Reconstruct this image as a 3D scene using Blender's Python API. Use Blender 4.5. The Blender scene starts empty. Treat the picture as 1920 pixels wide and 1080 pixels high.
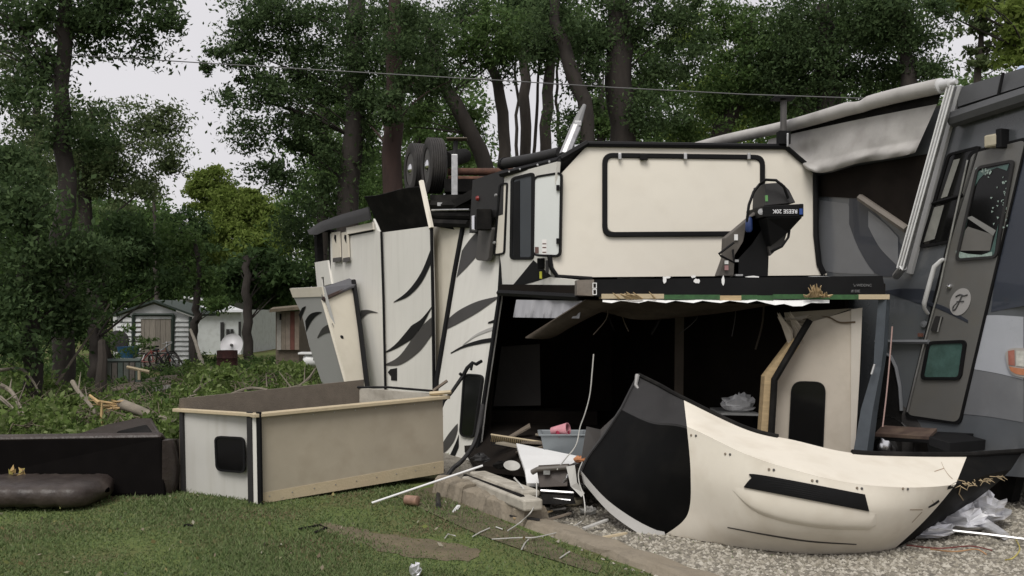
import bpy, bmesh, math, random
import numpy as np
from mathutils import Vector, Matrix
from mathutils.bvhtree import BVHTree
R = math.radians
random.seed(7)
sc = bpy.context.scene
COL = sc.collection

# ------------------------------------------------------------------ camera
F, CX, CY, H = 1800.0, 960.0, 580.0, 1.6
cam = bpy.data.objects.new("camera", bpy.data.cameras.new("camera"))
COL.objects.link(cam)
cam.location = (0, 0, H)
cam.rotation_euler = (R(90), 0, 0)
cam.data.sensor_width = 36
cam.data.lens = 36 * F / 1920
cam.data.shift_y = (CY - 540) / 1920
cam.data.clip_end = 2000
sc.camera = cam

# ------------------------------------------------------------------ overcast daylight
SUN_EL, SUN_AZ = R(54), R(198)
w = bpy.data.worlds.new("World"); sc.world = w; w.use_nodes = True
nt = w.node_tree; nt.nodes.clear()
sky = nt.nodes.new("ShaderNodeTexSky"); sky.sky_type = 'NISHITA'; sky.sun_disc = False
sky.sun_elevation = SUN_EL; sky.sun_rotation = SUN_AZ; sky.air_density = 1; sky.dust_density = 3
hs = nt.nodes.new("ShaderNodeHueSaturation"); hs.inputs['Saturation'].default_value = .25
mx = nt.nodes.new("ShaderNodeMixRGB"); mx.inputs[0].default_value = .82
mx.inputs[2].default_value = (6.95, 6.75, 7.0, 1)
# soft cloud layer: broad, faint density changes in the overcast
tcw = nt.nodes.new("ShaderNodeTexCoord"); nzw = nt.nodes.new("ShaderNodeTexNoise")
nzw.inputs['Scale'].default_value = 2.2; nzw.inputs['Detail'].default_value = 4
rpw = nt.nodes.new("ShaderNodeMapRange"); rpw.inputs['To Min'].default_value = .86; rpw.inputs['To Max'].default_value = 1.1
mlw = nt.nodes.new("ShaderNodeMixRGB"); mlw.blend_type = 'MULTIPLY'; mlw.inputs[0].default_value = 1
bg = nt.nodes.new("ShaderNodeBackground"); bg.inputs[1].default_value = .1
ow = nt.nodes.new("ShaderNodeOutputWorld")
L = nt.links.new
L(sky.outputs[0], hs.inputs['Color']); L(hs.outputs[0], mx.inputs[1])
L(tcw.outputs['Generated'], nzw.inputs['Vector']); L(nzw.outputs['Fac'], rpw.inputs['Value'])
L(mx.outputs[0], mlw.inputs[1]); L(rpw.outputs[0], mlw.inputs[2])
L(mlw.outputs[0], bg.inputs[0]); L(bg.outputs[0], ow.inputs[0])
sd = bpy.data.lights.new("sun", 'SUN'); sd.energy = 2.1; sd.angle = R(30); sd.color = (1, .97, .92)
so = bpy.data.objects.new("sun", sd); COL.objects.link(so)
sdir = Vector((math.sin(SUN_AZ) * math.cos(SUN_EL), math.cos(SUN_AZ) * math.cos(SUN_EL), math.sin(SUN_EL)))
so.rotation_euler = sdir.to_track_quat('Z', 'Y').to_euler()
so.location = (0, 0, 30)
vs = sc.view_settings
vs.view_transform = 'Standard'; vs.look = 'None'; vs.gamma = 1; vs.exposure = .27
try: vs.use_curve_mapping = False
except Exception: pass

# ------------------------------------------------------------------ helpers
def V(*a): return Vector(a)
def P(px, py, Y): return Vector(((px - CX) / F * Y, Y, H + (CY - py) / F * Y))
def G(px, py, z=0.0):
    Y = (H - z) * F / (py - CY); return Vector(((px - CX) / F * Y, Y, z))
def ray(px, py): return Vector(((px - CX) / F, 1.0, (CY - py) / F))
CAMP = Vector((0, 0, H))
class Plane:
    def __init__(s, a, b, c):
        s.p = a; s.n = (b - a).cross(c - a).normalized()
        if s.n.dot(a - CAMP) > 0: s.n = -s.n        # normal faces the viewer side
    def at(s, px, py, off=0.0):
        d = ray(px, py); t = (s.p + s.n * off - CAMP).dot(s.n) / d.dot(s.n); return CAMP + d * t
    def __call__(s, px, py, off=0.0): return s.at(px, py, off)
def vplane(pxa, Ya, pxb, Yb):       # vertical plane through two picture columns
    a = P(pxa, CY, Ya); b = P(pxb, CY, Yb); return Plane(a, b, a + V(0, 0, 1))
class Surf:
    def __init__(s, obj):
        me = obj.data; mw = W.get(obj.name, Vector())
        s.b = BVHTree.FromPolygons([v.co + mw for v in me.vertices], [list(p.vertices) for p in me.polygons])
    def __call__(s, px, py, off=0.0):
        d = ray(px, py).normalized(); h, n, i, t = s.b.ray_cast(CAMP, d)
        if h is None:
            h, n, i, t = s.b.find_nearest(CAMP + d * 7)
        return h - d * off

def smooth_line(pts, n):
    pts = [tuple(p) for p in pts]
    if len(pts) == 2:
        return [tuple(pts[0][k] + (pts[1][k] - pts[0][k]) * i / (n - 1) for k in range(len(pts[0]))) for i in range(n)]
    out = []; m = len(pts) - 1
    for i in range(n):
        u = i / (n - 1) * m; k = min(int(u), m - 1); f = u - k
        p0 = pts[max(k - 1, 0)]; p1 = pts[k]; p2 = pts[k + 1]; p3 = pts[min(k + 2, m)]
        out.append(tuple(.5 * ((2 * b) + (c - a) * f + (2 * a - 5 * b + 4 * c - d) * f * f + (3 * b - a - 3 * c + d) * f ** 3)
                         for a, b, c, d in zip(p0, p1, p2, p3)))
    return out
def rquad(c, r, n=6):               # rounded polygon through picture corners
    out = []; m = len(c)
    for i in range(m):
        p = Vector(c[i]); a = Vector(c[i - 1]); b = Vector(c[(i + 1) % m])
        ra = min(r, (a - p).length * .49); rb = min(r, (b - p).length * .49)
        s = p + (a - p).normalized() * ra; e = p + (b - p).normalized() * rb
        for k in range(n + 1):
            t = k / n; q = s * (1 - t) ** 2 + p * 2 * t * (1 - t) + e * t * t; out.append((q.x, q.y))
    return out
def inset(c, d):                    # inset a convex picture polygon
    m = len(c); cc = [Vector(p) for p in c]; ctr = sum(cc, Vector((0, 0))) / m; out = []
    for i in range(m):
        p = cc[i]; a = (cc[i - 1] - p).normalized(); b = (cc[(i + 1) % m] - p).normalized()
        s = a + b
        if s.length < 1e-3: s = (ctr - p)
        s = s.normalized(); sn = max(.35, abs(a.x * s.y - a.y * s.x)); q = p + s * d / sn; out.append((q.x, q.y))
    return out

W = {}                              # world offset of every thing and part
class MB:
    def __init__(s): s.v = []; s.f = []; s.fm = []; s.mats = []
    def m(s, mat):
        if mat not in s.mats: s.mats.append(mat)
        return s.mats.index(mat)
    def add(s, vs_, fs, mat):
        o = len(s.v); s.v += [Vector(x) for x in vs_]; k = s.m(mat)
        for f in fs: s.f.append(tuple(i + o for i in f)); s.fm.append(k)
        return s
    def slab(s, pts, t, mat, edge=None):        # polygon with thickness vector t
        n = len(pts); t = Vector(t)
        vs_ = [Vector(p) for p in pts] + [Vector(p) + t for p in pts]
        s.add(vs_, [tuple(range(n)), tuple(range(2 * n - 1, n - 1, -1))], mat)
        o = len(s.v) - 2 * n; k = s.m(edge or mat)
        for i in range(n):
            j = (i + 1) % n; s.f.append((o + i, o + n + i, o + n + j, o + j)); s.fm.append(k)
        return s
    def ppoly(s, px, fn, mat, thick=.03, off=0.0, edge=None):   # picture polygon on a surface
        pts = [fn(x, y, off) for x, y in px]
        n = fn.n if isinstance(fn, Plane) else V(0, -1, 0)
        return s.slab(pts, -n * thick, mat, edge)
    def ring(s, outer, inner, t, mat):
        n = len(outer); t = Vector(t)
        vs_ = [Vector(p) for p in outer] + [Vector(p) for p in inner]
        vs_ += [p + t for p in vs_]
        fs = []
        for i in range(n):
            j = (i + 1) % n
            fs += [(i, j, n + j, n + i), (2 * n + i, 3 * n + i, 3 * n + j, 2 * n + j), (i, 2 * n + i, 2 * n + j, j), (n + i, n + j, 3 * n + j, 3 * n + i)]
        return s.add(vs_, fs, mat)
    def pring(s, c, r, wd, fn, mat, thick=.02, off=.012):
        o = rquad(c, r); i = rquad(inset(c, wd), max(r - wd, 1))
        n = fn.n if isinstance(fn, Plane) else V(0, -1, 0)
        return s.ring([fn(x, y, off) for x, y in o], [fn(x, y, off) for x, y in i], -n * thick, mat)
    def strip(s, top, bot, fn, mat, nx=16, ny=1, off=.004, thick=.003, smooth=True):   # marking between two picture lines
        T = smooth_line(top, nx) if smooth else smooth_line(top, nx); B = smooth_line(bot, nx)
        vs_ = []; 
        for o in (off, off - thick):
            for i in range(nx):
                for j in range(ny + 1):
                    f = j / ny; vs_.append(fn(T[i][0] * (1 - f) + B[i][0] * f, T[i][1] * (1 - f) + B[i][1] * f, o))
        k = nx * (ny + 1); fs = []
        g = lambda i, j: i * (ny + 1) + j
        for i in range(nx - 1):
            for j in range(ny):
                fs.append((g(i, j), g(i, j + 1), g(i + 1, j + 1), g(i + 1, j)))
            fs.append((g(i, 0), g(i + 1, 0), k + g(i + 1, 0), k + g(i, 0)))
            fs.append((g(i, ny), k + g(i, ny), k + g(i + 1, ny), g(i + 1, ny)))
        return s.add(vs_, fs, mat)
    def tube(s, pts, r, mat, n=8, caps=True):
        pts = [Vector(p) for p in pts]; m = len(pts)
        rs = r if isinstance(r, (list, tuple)) else [r] * m
        vs_ = []; up = None
        for i in range(m):
            d = (pts[min(i + 1, m - 1)] - pts[max(i - 1, 0)]).normalized()
            if up is None:
                up = d.cross(V(0, 0, 1)) if abs(d.z) < .9 else d.cross(V(1, 0, 0))
                up.normalize()
            up = (up - d * up.dot(d)).normalized(); sd_ = d.cross(up)
            for k in range(n):
                a = 2 * math.pi * k / n; vs_.append(pts[i] + (up * math.cos(a) + sd_ * math.sin(a)) * rs[i])
        fs = [(i * n + k, i * n + (k + 1) % n, (i + 1) * n + (k + 1) % n, (i + 1) * n + k) for i in range(m - 1) for k in range(n)]
        if caps: fs += [tuple(range(n - 1, -1, -1)), tuple((m - 1) * n + k for k in range(n))]
        return s.add(vs_, fs, mat)
    def box(s, c, sz, mat, ax=None):
        c = Vector(c); ax = ax or (V(1, 0, 0), V(0, 1, 0), V(0, 0, 1))
        vs_ = [c + ax[0] * (sz[0] / 2 * i) + ax[1] * (sz[1] / 2 * j) + ax[2] * (sz[2] / 2 * k) for i in (-1, 1) for j in (-1, 1) for k in (-1, 1)]
        return s.add(vs_, [(0, 1, 3, 2), (4, 6, 7, 5), (0, 4, 5, 1), (2, 3, 7, 6), (0, 2, 6, 4), (1, 5, 7, 3)], mat)
    def lathe(s, c, axis, prof, mat, n=24, caps=True):     # prof: (along, radius)
        c = Vector(c); a = Vector(axis).normalized(); u = a.orthogonal().normalized(); w_ = a.cross(u); vs_ = []
        for d, r in prof:
            for k in range(n):
                t = 2 * math.pi * k / n; vs_.append(c + a * d + (u * math.cos(t) + w_ * math.sin(t)) * r)
        m = len(prof)
        fs = [(i * n + k, i * n + (k + 1) % n, (i + 1) * n + (k + 1) % n, (i + 1) * n + k) for i in range(m - 1) for k in range(n)]
        if caps and prof[0][1] > 1e-4: fs.append(tuple(range(n - 1, -1, -1)))
        if caps and prof[-1][1] > 1e-4: fs.append(tuple((m - 1) * n + k for k in range(n)))
        return s.add(vs_, fs, mat)
    def grid(s, rows, mat, thick=None, matf=None):   # rows of points; optional solid thickness vector (or function)
        nr, nc = len(rows), len(rows[0]); vs_ = [Vector(p) for r_ in rows for p in r_]; fs = []
        g = lambda i, j: i * nc + j
        base = [(g(i, j), g(i, j + 1), g(i + 1, j + 1), g(i + 1, j)) for i in range(nr - 1) for j in range(nc - 1)]
        s.add(vs_, base, mat); o = len(s.fm) - len(base)
        if matf:
            for q, (i, j) in enumerate((i, j) for i in range(nr - 1) for j in range(nc - 1)): s.fm[o + q] = s.m(matf(i, j))
        if thick is not None:
            t = Vector(thick); k = len(s.v) - nr * nc; b = len(s.v); s.v += [p + t for p in vs_]
            mk = s.m(mat)
            for f in base: s.f.append(tuple(b + q for q in reversed(f))); s.fm.append(mk)
            per = [g(0, j) for j in range(nc)] + [g(i, nc - 1) for i in range(1, nr)] + [g(nr - 1, j) for j in range(nc - 2, -1, -1)] + [g(i, 0) for i in range(nr - 2, 0, -1)]
            for q in range(len(per)):
                a_, b_ = per[q], per[(q + 1) % len(per)]; s.f.append((k + a_, b + a_, b + b_, k + b_)); s.fm.append(mk)
        return s
    def text(s, body, fn, size, mat, flip=False):   # fn(u,v)->point
        cu = bpy.data.curves.new("t", 'FONT'); cu.body = body; cu.size = size; cu.align_x = 'CENTER'; cu.align_y = 'CENTER'; cu.offset = size * .012
        ob = bpy.data.objects.new("t", cu); COL.objects.link(ob)
        dg = bpy.context.evaluated_depsgraph_get(); me = bpy.data.meshes.new_from_object(ob.evaluated_get(dg))
        sg = -1 if flip else 1
        s.add([fn(sg * v.co.x, sg * v.co.y) for v in me.vertices], [tuple(p.vertices) for p in me.polygons], mat)
        bpy.data.objects.remove(ob); bpy.data.curves.remove(cu); bpy.data.meshes.remove(me)
        return s
    def islands(s):
        par = list(range(len(s.v)))
        def find(i):
            while par[i] != i: par[i] = par[par[i]]; i = par[i]
            return i
        for f in s.f:
            for k in f[1:]: par[find(k)] = find(f[0])
        out = {}
        for q, f in enumerate(s.f): out.setdefault(find(f[0]), []).append(q)
        res = []
        for qs in out.values():
            mb = MB(); mp = {}
            for q in qs:
                f = []
                for i in s.f[q]:
                    if i not in mp: mp[i] = len(mb.v); mb.v.append(s.v[i])
                    f.append(mp[i])
                mb.f.append(tuple(f)); mb.fm.append(mb.m(s.mats[s.fm[q]]))
            res.append(mb)
        return res
    def each(s, name, parent, **k):            # every separate piece becomes a part of its own
        return [mb.build(name, parent, **k) for mb in s.islands()]
    def build(s, name, parent=None, bevel=0, smooth=None, loc=None, fixn=True):
        off = W[parent.name] if parent else (Vector(loc) if loc is not None else Vector())
        me = bpy.data.meshes.new(name); me.from_pydata([v - off for v in s.v], [], s.f)
        for m_ in s.mats: me.materials.append(m_)
        me.polygons.foreach_set("material_index", s.fm)
        if fixn:
            bm = bmesh.new(); bm.from_mesh(me); bmesh.ops.recalc_face_normals(bm, faces=bm.faces); bm.to_mesh(me); bm.free()
        if smooth is not None:
            me.polygons.foreach_set("use_smooth", [True] * len(me.polygons)); me.set_sharp_from_angle(angle=R(smooth))
        me.update()
        o = bpy.data.objects.new(name, me); COL.objects.link(o)
        if parent: o.parent = parent
        else: o.location = off
        W[o.name] = off
        if bevel:
            b = o.modifiers.new("bevel", 'BEVEL'); b.width = bevel; b.segments = 2; b.limit_method = 'ANGLE'
        return o
LABELS = {}
def tag(o, label, cat, group=None, kind=None):
    if label: o['label'] = label
    if cat: o['category'] = cat
    if group: o['group'] = group
    if kind: o['kind'] = kind
    return o
def thing(name, label, cat, loc, group=None):
    o = bpy.data.objects.new(name, None); COL.objects.link(o); o.location = loc; o.empty_display_size = .1
    W[o.name] = Vector(loc); return tag(o, label, cat, group)
def solo(mb, name, label, cat, group=None, bevel=0, smooth=None):
    c = sum(mb.v, Vector()) / len(mb.v); lo = min(v.z for v in mb.v)
    return tag(mb.build(name, None, bevel, smooth, loc=(c.x, c.y, lo)), label, cat, group)

# ------------------------------------------------------------------ materials
MATS = {}
def mat(name, col, rough=.6, var=.18, scale=3.0, metal=0.0, bump=0.0, bscale=60.0, spec=.4, streak=0.0, dirt=None, dfac=.0, coat=0.0, stretch=None):
    m = bpy.data.materials.new(name); m.use_nodes = True; t = m.node_tree; b = t.nodes['Principled BSDF']
    b.inputs['Roughness'].default_value = rough; b.inputs['Metallic'].default_value = metal; b.inputs['Specular IOR Level'].default_value = spec
    b.inputs['Coat Weight'].default_value = coat
    tc = t.nodes.new("ShaderNodeTexCoord"); mp = t.nodes.new("ShaderNodeMapping"); t.links.new(tc.outputs['Object'], mp.inputs[0])
    if stretch: mp.inputs['Scale'].default_value = stretch
    n = t.nodes.new("ShaderNodeTexNoise"); n.inputs['Scale'].default_value = scale; n.inputs['Detail'].default_value = 8; n.inputs['Roughness'].default_value = .65
    t.links.new(mp.outputs[0], n.inputs['Vector'])
    r = t.nodes.new("ShaderNodeValToRGB"); e = r.color_ramp.elements
    e[0].position = .3; e[1].position = .7
    e[0].color = (*[c * (1 - var) for c in col], 1); e[1].color = (*[min(1, c * (1 + var * .5)) for c in col], 1)
    t.links.new(n.outputs['Fac'], r.inputs[0]); out = r.outputs[0]
    if dfac:
        mp2 = t.nodes.new("ShaderNodeMapping"); t.links.new(tc.outputs['Object'], mp2.inputs[0])
        mp2.inputs['Scale'].default_value = (9, 9, .8) if streak else (1, 1, 1)
        n2 = t.nodes.new("ShaderNodeTexNoise"); n2.inputs['Scale'].default_value = 1.5 if streak else 5; n2.inputs['Detail'].default_value = 7
        t.links.new(mp2.outputs[0], n2.inputs['Vector'])
        r2 = t.nodes.new("ShaderNodeMapRange"); r2.inputs['From Min'].default_value = .48; r2.inputs['From Max'].default_value = .75; r2.inputs['To Max'].default_value = dfac
        t.links.new(n2.outputs['Fac'], r2.inputs['Value'])
        mm = t.nodes.new("ShaderNodeMixRGB"); t.links.new(r2.outputs[0], mm.inputs[0]); t.links.new(out, mm.inputs[1])
        mm.inputs[2].default_value = (*(dirt or (.12, .1, .07)), 1); out = mm.outputs[0]
    t.links.new(out, b.inputs['Base Color'])
    rr = t.nodes.new("ShaderNodeMapRange"); rr.inputs['To Min'].default_value = max(rough - .12, .03); rr.inputs['To Max'].default_value = min(rough + .12, 1)
    t.links.new(n.outputs['Fac'], rr.inputs['Value']); t.links.new(rr.outputs[0], b.inputs['Roughness'])
    if bump:
        n3 = t.nodes.new("ShaderNodeTexNoise"); n3.inputs['Scale'].default_value = bscale; n3.inputs['Detail'].default_value = 5
        t.links.new(mp.outputs[0], n3.inputs['Vector'])
        bp = t.nodes.new("ShaderNodeBump"); bp.inputs['Strength'].default_value = bump; bp.inputs['Distance'].default_value = .02
        t.links.new(n3.outputs['Fac'], bp.inputs['Height']); t.links.new(bp.outputs[0], b.inputs['Normal'])
    MATS[name] = m; return m
def leafmat(name, cols, trans=.3):
    m = bpy.data.materials.new(name); m.use_nodes = True; t = m.node_tree; t.nodes.clear()
    g = t.nodes.new("ShaderNodeNewGeometry"); r = t.nodes.new("ShaderNodeValToRGB"); e = r.color_ramp.elements
    for i, c in enumerate(cols):
        q = e[i] if i < 2 else e.new(i / (len(cols) - 1)); q.position = i / (len(cols) - 1); q.color = (*c, 1)
    t.links.new(g.outputs['Random Per Island'], r.inputs[0])
    d = t.nodes.new("ShaderNodeBsdfPrincipled"); d.inputs['Roughness'].default_value = .7; d.inputs['Specular IOR Level'].default_value = .1
    tr = t.nodes.new("ShaderNodeBsdfTranslucent"); x = t.nodes.new("ShaderNodeMixShader"); x.inputs[0].default_value = trans
    o = t.nodes.new("ShaderNodeOutputMaterial")
    t.links.new(r.outputs[0], d.inputs['Base Color']); t.links.new(r.outputs[0], tr.inputs[0])
    t.links.new(d.outputs[0], x.inputs[1]); t.links.new(tr.outputs[0], x.inputs[2]); t.links.new(x.outputs[0], o.inputs[0])
    MATS[name] = m; return m

CREAM = mat("cream_gelcoat", (.72, .675, .585), .38, .05, 1.2, spec=.4, dfac=.09, dirt=(.42, .36, .27), bump=.12, bscale=2.2)
CREAM2 = mat("cream_panel", (.62, .575, .48), .5, .06, 1.5, dfac=.15, dirt=(.35, .3, .2))
WHITE = mat("white_siding", (.66, .645, .595), .42, .05, 1.0, spec=.4, dfac=.14, dirt=(.36, .34, .29), streak=1, bump=.2, bscale=2.5)
WHITE2 = mat("white_plastic", (.72, .72, .71), .4, .06, 2)
BLACK = mat("black_paint", (.009, .009, .0095), .55, .3, 3, spec=.12)
BLACKM = mat("black_matte", (.009, .0085, .008), .85, .3, 6, spec=.12, bump=.2, dfac=.3, dirt=(.05, .045, .04))
CHAR = mat("charcoal_vinyl", (.026, .025, .025), .55, .2, 5, spec=.25)
DGREY = mat("dark_grey_vinyl", (.075, .07, .066), .5, .15, 6)
RUBBER = mat("tyre_rubber", (.028, .026, .025), .8, .3, 12, bump=.15, dfac=.35, dirt=(.09, .08, .07))
STEEL = mat("galvanised_steel", (.5, .5, .5), .4, .25, 14, metal=.85, dfac=.3)
CHROME = mat("chrome", (.75, .75, .76), .14, .1, 5, metal=1)
RUST = mat("rusty_steel", (.10, .045, .028), .85, .5, 9, bump=.3, dfac=.4, dirt=(.03, .02, .018))
WOOD = mat("raw_pine", (.46, .34, .19), .75, .25, 6, bump=.2, stretch=(1, 1, 6))
WOODL = mat("pale_pine", (.47, .39, .26), .7, .2, 5, bump=.15, dfac=.3, dirt=(.28, .2, .12))
OLDWOOD = mat("weathered_wood", (.16, .13, .10), .85, .4, 5, bump=.3, stretch=(1, 6, 1))
GLASS = mat("dark_glass", (.006, .006, .006), .12, .1, 2, spec=.3)
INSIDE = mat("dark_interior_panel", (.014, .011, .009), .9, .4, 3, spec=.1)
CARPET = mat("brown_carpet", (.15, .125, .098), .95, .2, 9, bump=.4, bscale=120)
FABRIC = mat("grey_awning_vinyl", (.40, .385, .365), .55, .18, 2.2, bump=.3, bscale=7, dfac=.4, dirt=(.17, .155, .14))
TAN = mat("tan_wallboard", (.36, .315, .24), .7, .1, 2.2, dfac=.3, dirt=(.2, .16, .11))
TANL = mat("tan_interior_wall", (.46, .41, .34), .6, .1, 2, dfac=.3, dirt=(.25, .2, .14))
TEAL = mat("teal_tinted_glass", (.055, .105, .092), .2, .35, 9, spec=.5)
CONC = mat("concrete", (.24, .205, .155), .9, .4, 5, bump=.6, bscale=22, dfac=.6, dirt=(.07, .055, .035))
FOIL = mat("crumpled_foil", (.72, .72, .74), .35, .25, 10, metal=.55)
BROWNV = mat("brown_leather", (.035, .026, .022), .42, .35, 7, bump=.3, bscale=25, spec=.35, dfac=.3, dirt=(.09, .075, .06))
UNDER = mat("black_dust_cloth", (.005, .0042, .004), .95, .3, 5, spec=.05)
MOULD = mat('dirty_moulding', (.42, .39, .33), .65, .25, 6, dfac=.6, dirt=(.13, .11, .08), bump=.3, bscale=15)
# ================================================================== overturned trailer
def Yw(px):
    k = [(586, 15.6), (690, 13.3), (810, 11.6), (945, 10.0), (1040, 9.0), (1100, 8.45)]
    for (a, ya), (b, yb) in zip(k, k[1:]):
        if px <= b or b == 1100:
            t = (px - a) / (b - a); return 1 / ((1 - t) / ya + t / yb)
TR = thing("travel_trailer", "white travel trailer with black swooshes lying upside down, its front torn open", "trailer", (1.4, 9.4, 0))
PF = Plane(P(1040, 300, 9.0), P(1530, 300, 9.35), P(1290, 510, 9.1))
fp = [(1048, 330), (1102, 272), (1472, 277), (1528, 323), (1530, 440), (1535, 492), (1552, 516), (1048, 520), (1036, 505), (1031, 478)]
m = MB(); m.ppoly(fp, PF, CREAM, .06, edge=BLACK)
m.tube([PF(x, y, .02) for x, y in [(1545, 514), (1536, 495), (1530, 440), (1529, 323), (1473, 275), (1100, 270), (1050, 300), (1044, 325)]], .028, BLACK)
m.tube([PF(x, y, .015) for x, y in [(1030, 478), (1034, 503), (1046, 519), (1110, 523)]], .022, BLACK)
front = m.build("front_panel", TR, smooth=40)
# storage door on the front panel
dc = [(1130, 286), (1435, 290), (1435, 442), (1130, 444)]
m = MB(); m.pring(dc, 20, 9, PF, BLACK, .03, .03)
sdoor = m.build("storage_door", TR, bevel=.006)
m = MB(); m.ppoly(rquad(inset(dc, 9), 14), PF, CREAM, .015, .012); m.build("door_skin", sdoor)
m = MB()
for x in (1162, 1285, 1404): m.box(PF(x, 293, .045), (.03, .03, .06), STEEL)
m.each("hinge", sdoor, bevel=.004)
m = MB(); m.box(PF(1207, 295, .045), (.075, .03, .055), BLACK); m.build("latch", sdoor, bevel=.006)

# --- side wall pieces, front to rear
def side(name, poly, pa, Ya, pb, Yb, m_, lean=0.0, th=.04, edge=None, more=None, parent=TR, off=0):
    a = P(pa, CY, Ya); b = P(pb, CY, Yb); c = a + V(-.5 * lean, -.86 * lean, -1)
    pl = Plane(a, b, c); pl.p = pl.p + pl.n * off; mb = MB(); mb.ppoly(poly, pl, m_, th, 0, edge)
    if more: more(mb, pl)
    return mb.build(name, parent), pl
def s6(mb, pl):
    mb.ppoly([(1000, 488), (1034, 518), (1000, 529), (957, 540)], pl, BLACK, .006, .004)
w6, p6 = side("side_wall", [(945, 330), (1044, 303), (1031, 478), (1033, 520), (1082, 525), (1082, 553), (934, 549)], 940, 10.05, 1085, 8.5, WHITE, more=s6)
m = MB(); cc = [(957, 333), (1001, 322), (1000, 487), (955, 487)]
m.pring(cc, 9, 5, p6, BLACK, .04, .012); m.ppoly(rquad(inset(cc, 4), 6), p6, mat("blue_grey_liner", (.055, .062, .07), .6, .2, 5), .01, .004)
m.ppoly([(962, 342), (974, 338), (974, 482), (962, 482)], p6, BLACK, .004, .01)
m.build("compartment_opening", TR)
PD = Plane(P(998, 400, 8.98), P(1053, 400, 8.90), P(1025, 500, 8.93)); oc = [(999, 330), (1054, 321), (1051, 482), (997, 480)]
m = MB(); m.pring(oc, 11, 4, PD, BLACK, .05, .01); od = m.build("compartment_door", TR, bevel=.004); od['label'] = "open white storage hatch door standing out from the wall"
m = MB(); m.ppoly(rquad(inset(oc, 3), 9), PD, mat("white_hatch", (.6, .62, .6), .4, .05, 2), .02, .0); m.build("door_skin", od)
m = MB(); m.ppoly([(1016, 449), (1025, 449), (1025, 478), (1016, 478)], PD, mat("paper_label", (.7, .68, .66), .8, .05), .002, .004)
for y in (456, 463, 472): m.ppoly([(1017, y), (1024, y), (1024, y + 2), (1017, y + 2)], PD, mat("label_ink%d" % y, (.12, .07, .06), .8, .05), .002, .006)
m.ppoly([(1003, 463), (1010, 463), (1010, 475), (1003, 475)], PD, MATS["label_ink472"], .002, .005)
m.build("sticker", od)
m = MB()
for y in (352, 452): m.box(PD(1046, y, .015), (.03, .02, .05), BLACK)
m.each("hinge", od)
m = MB(); m.box(p6(1014, 494, .03), (.07, .04, .1), BLACK); m.box(p6(1014, 516, .05), (.025, .02, .07), mat("yellow_tag", (.55, .55, .06), .6, .1)); m.box(p6(1026, 500, .05), (.03, .03, .12), CHAR); m.each("lock", TR, bevel=.006)
# narrow door beside the corner
p6b = vplane(868, 10.95, 945, 10.0)
m = MB(); nc = [(935, 345), (952, 341), (946, 476), (924, 480)]
m.pring(nc, 6, 3, p6b, BLACK, .04, .018); m.ppoly(rquad(inset(nc, 2), 5), p6b, CREAM, .02, .008)
nd = m.build("narrow_hatch", TR)
m = MB()
for x, y in ((931, 366), (928, 455)): m.lathe(p6b(x, y, .03), p6b.n, [(0, .018), (.02, .014)], STEEL, 10)
m.each("latch", nd)
# wall with swooshes
def s5(mb, pl):
    k = dict(fn=pl, mat=BLACK, off=.006, thick=.008, nx=20)
    g = mat("graphite_stripe", (.05, .047, .045), .5, .15, 4)
    mb.strip([(866, 470), (880, 450), (900, 428), (905, 425)], [(856, 520), (876, 500), (895, 478), (905, 462)], **{**k, 'mat': g})
    mb.strip([(838, 600), (860, 582), (895, 565), (932, 556)], [(838, 617), (860, 606), (895, 586), (932, 560)], **{**k, 'mat': g})
    mb.strip([(845, 661), (870, 647), (900, 637), (926, 633)], [(845, 663), (870, 652), (900, 645), (926, 641)], **k)
    mb.strip([(868, 646), (890, 628), (912, 617), (930, 611)], [(868, 647), (890, 632), (912, 623), (930, 617)], **{**k, 'mat': mat("pale_grey_stripe", (.38, .37, .35), .5, .1)})
    mb.strip([(915, 604), (932, 597)], [(915, 607), (932, 604)], **k)
    mb.strip([(829, 832), (840, 815), (852, 800), (858, 794)], [(829, 852), (840, 842), (852, 825), (858, 806)], **{**k, 'mat': g})
    mb.strip([(834, 870), (845, 850), (855, 828), (860, 815)], [(834, 884), (845, 872), (855, 850), (860, 838)], **k)
p5t = [(868, 428), (944, 400), (942, 480), (936, 560), (906, 760), (893, 872), (836, 888), (824, 760), (820, 712), (850, 520)]
w5, p5 = side("swoosh_wall", p5t, 868, 10.8, 945, 9.95, WHITE, lean=.17, more=s5)
m = MB()
m.tube([p5(x, y, .015) for x, y in [(868, 426), (851, 518), (819, 712), (818, 735)]], .034, BLACK, 6)
m.tube([p5(x, y, .03) for x, y in [(950, 318), (950, 400), (941, 480), (936, 560), (906, 760), (892, 872)]], .026, BLACK, 6)
m.each("corner_trim", TR, smooth=40)
m = MB(); wc = [(868, 700), (905, 702), (888, 822), (860, 818)]; m.ppoly(rquad(wc, 12), p5, GLASS, .02, .02); m.pring(wc, 12, 2.5, p5, BLACK, .03, .028); m.build("side_window", TR)
# dark belly corner with flap and red lamp
m = MB(); m.ppoly([(886, 338), (945, 318), (943, 402), (922, 408), (905, 432), (880, 437)], p6b, CHAR, .05, .01); bc = m.build("belly_corner", TR)
m = MB(); m.lathe(p6b(896, 372, .02), p6b.n, [(0, .03), (.02, .022), (.028, 0)], mat("red_lamp", (.2, .015, .012), .3, .1), 12); m.build("marker_lamp", bc, smooth=40)
m = MB(); m.ppoly(rquad([(897, 428), (922, 425), (915, 490), (891, 488)], 6), p6b, DGREY, .05, .06); m.box(p6b(908, 412, .1), (.16, .14, .22), BLACKM); m.lathe(p6b(889, 418, .08), (0, 0, 1), [(-.08, .03), (.08, .03)], CHROME, 10); m.build("hose_port", TR, bevel=.008)
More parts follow.
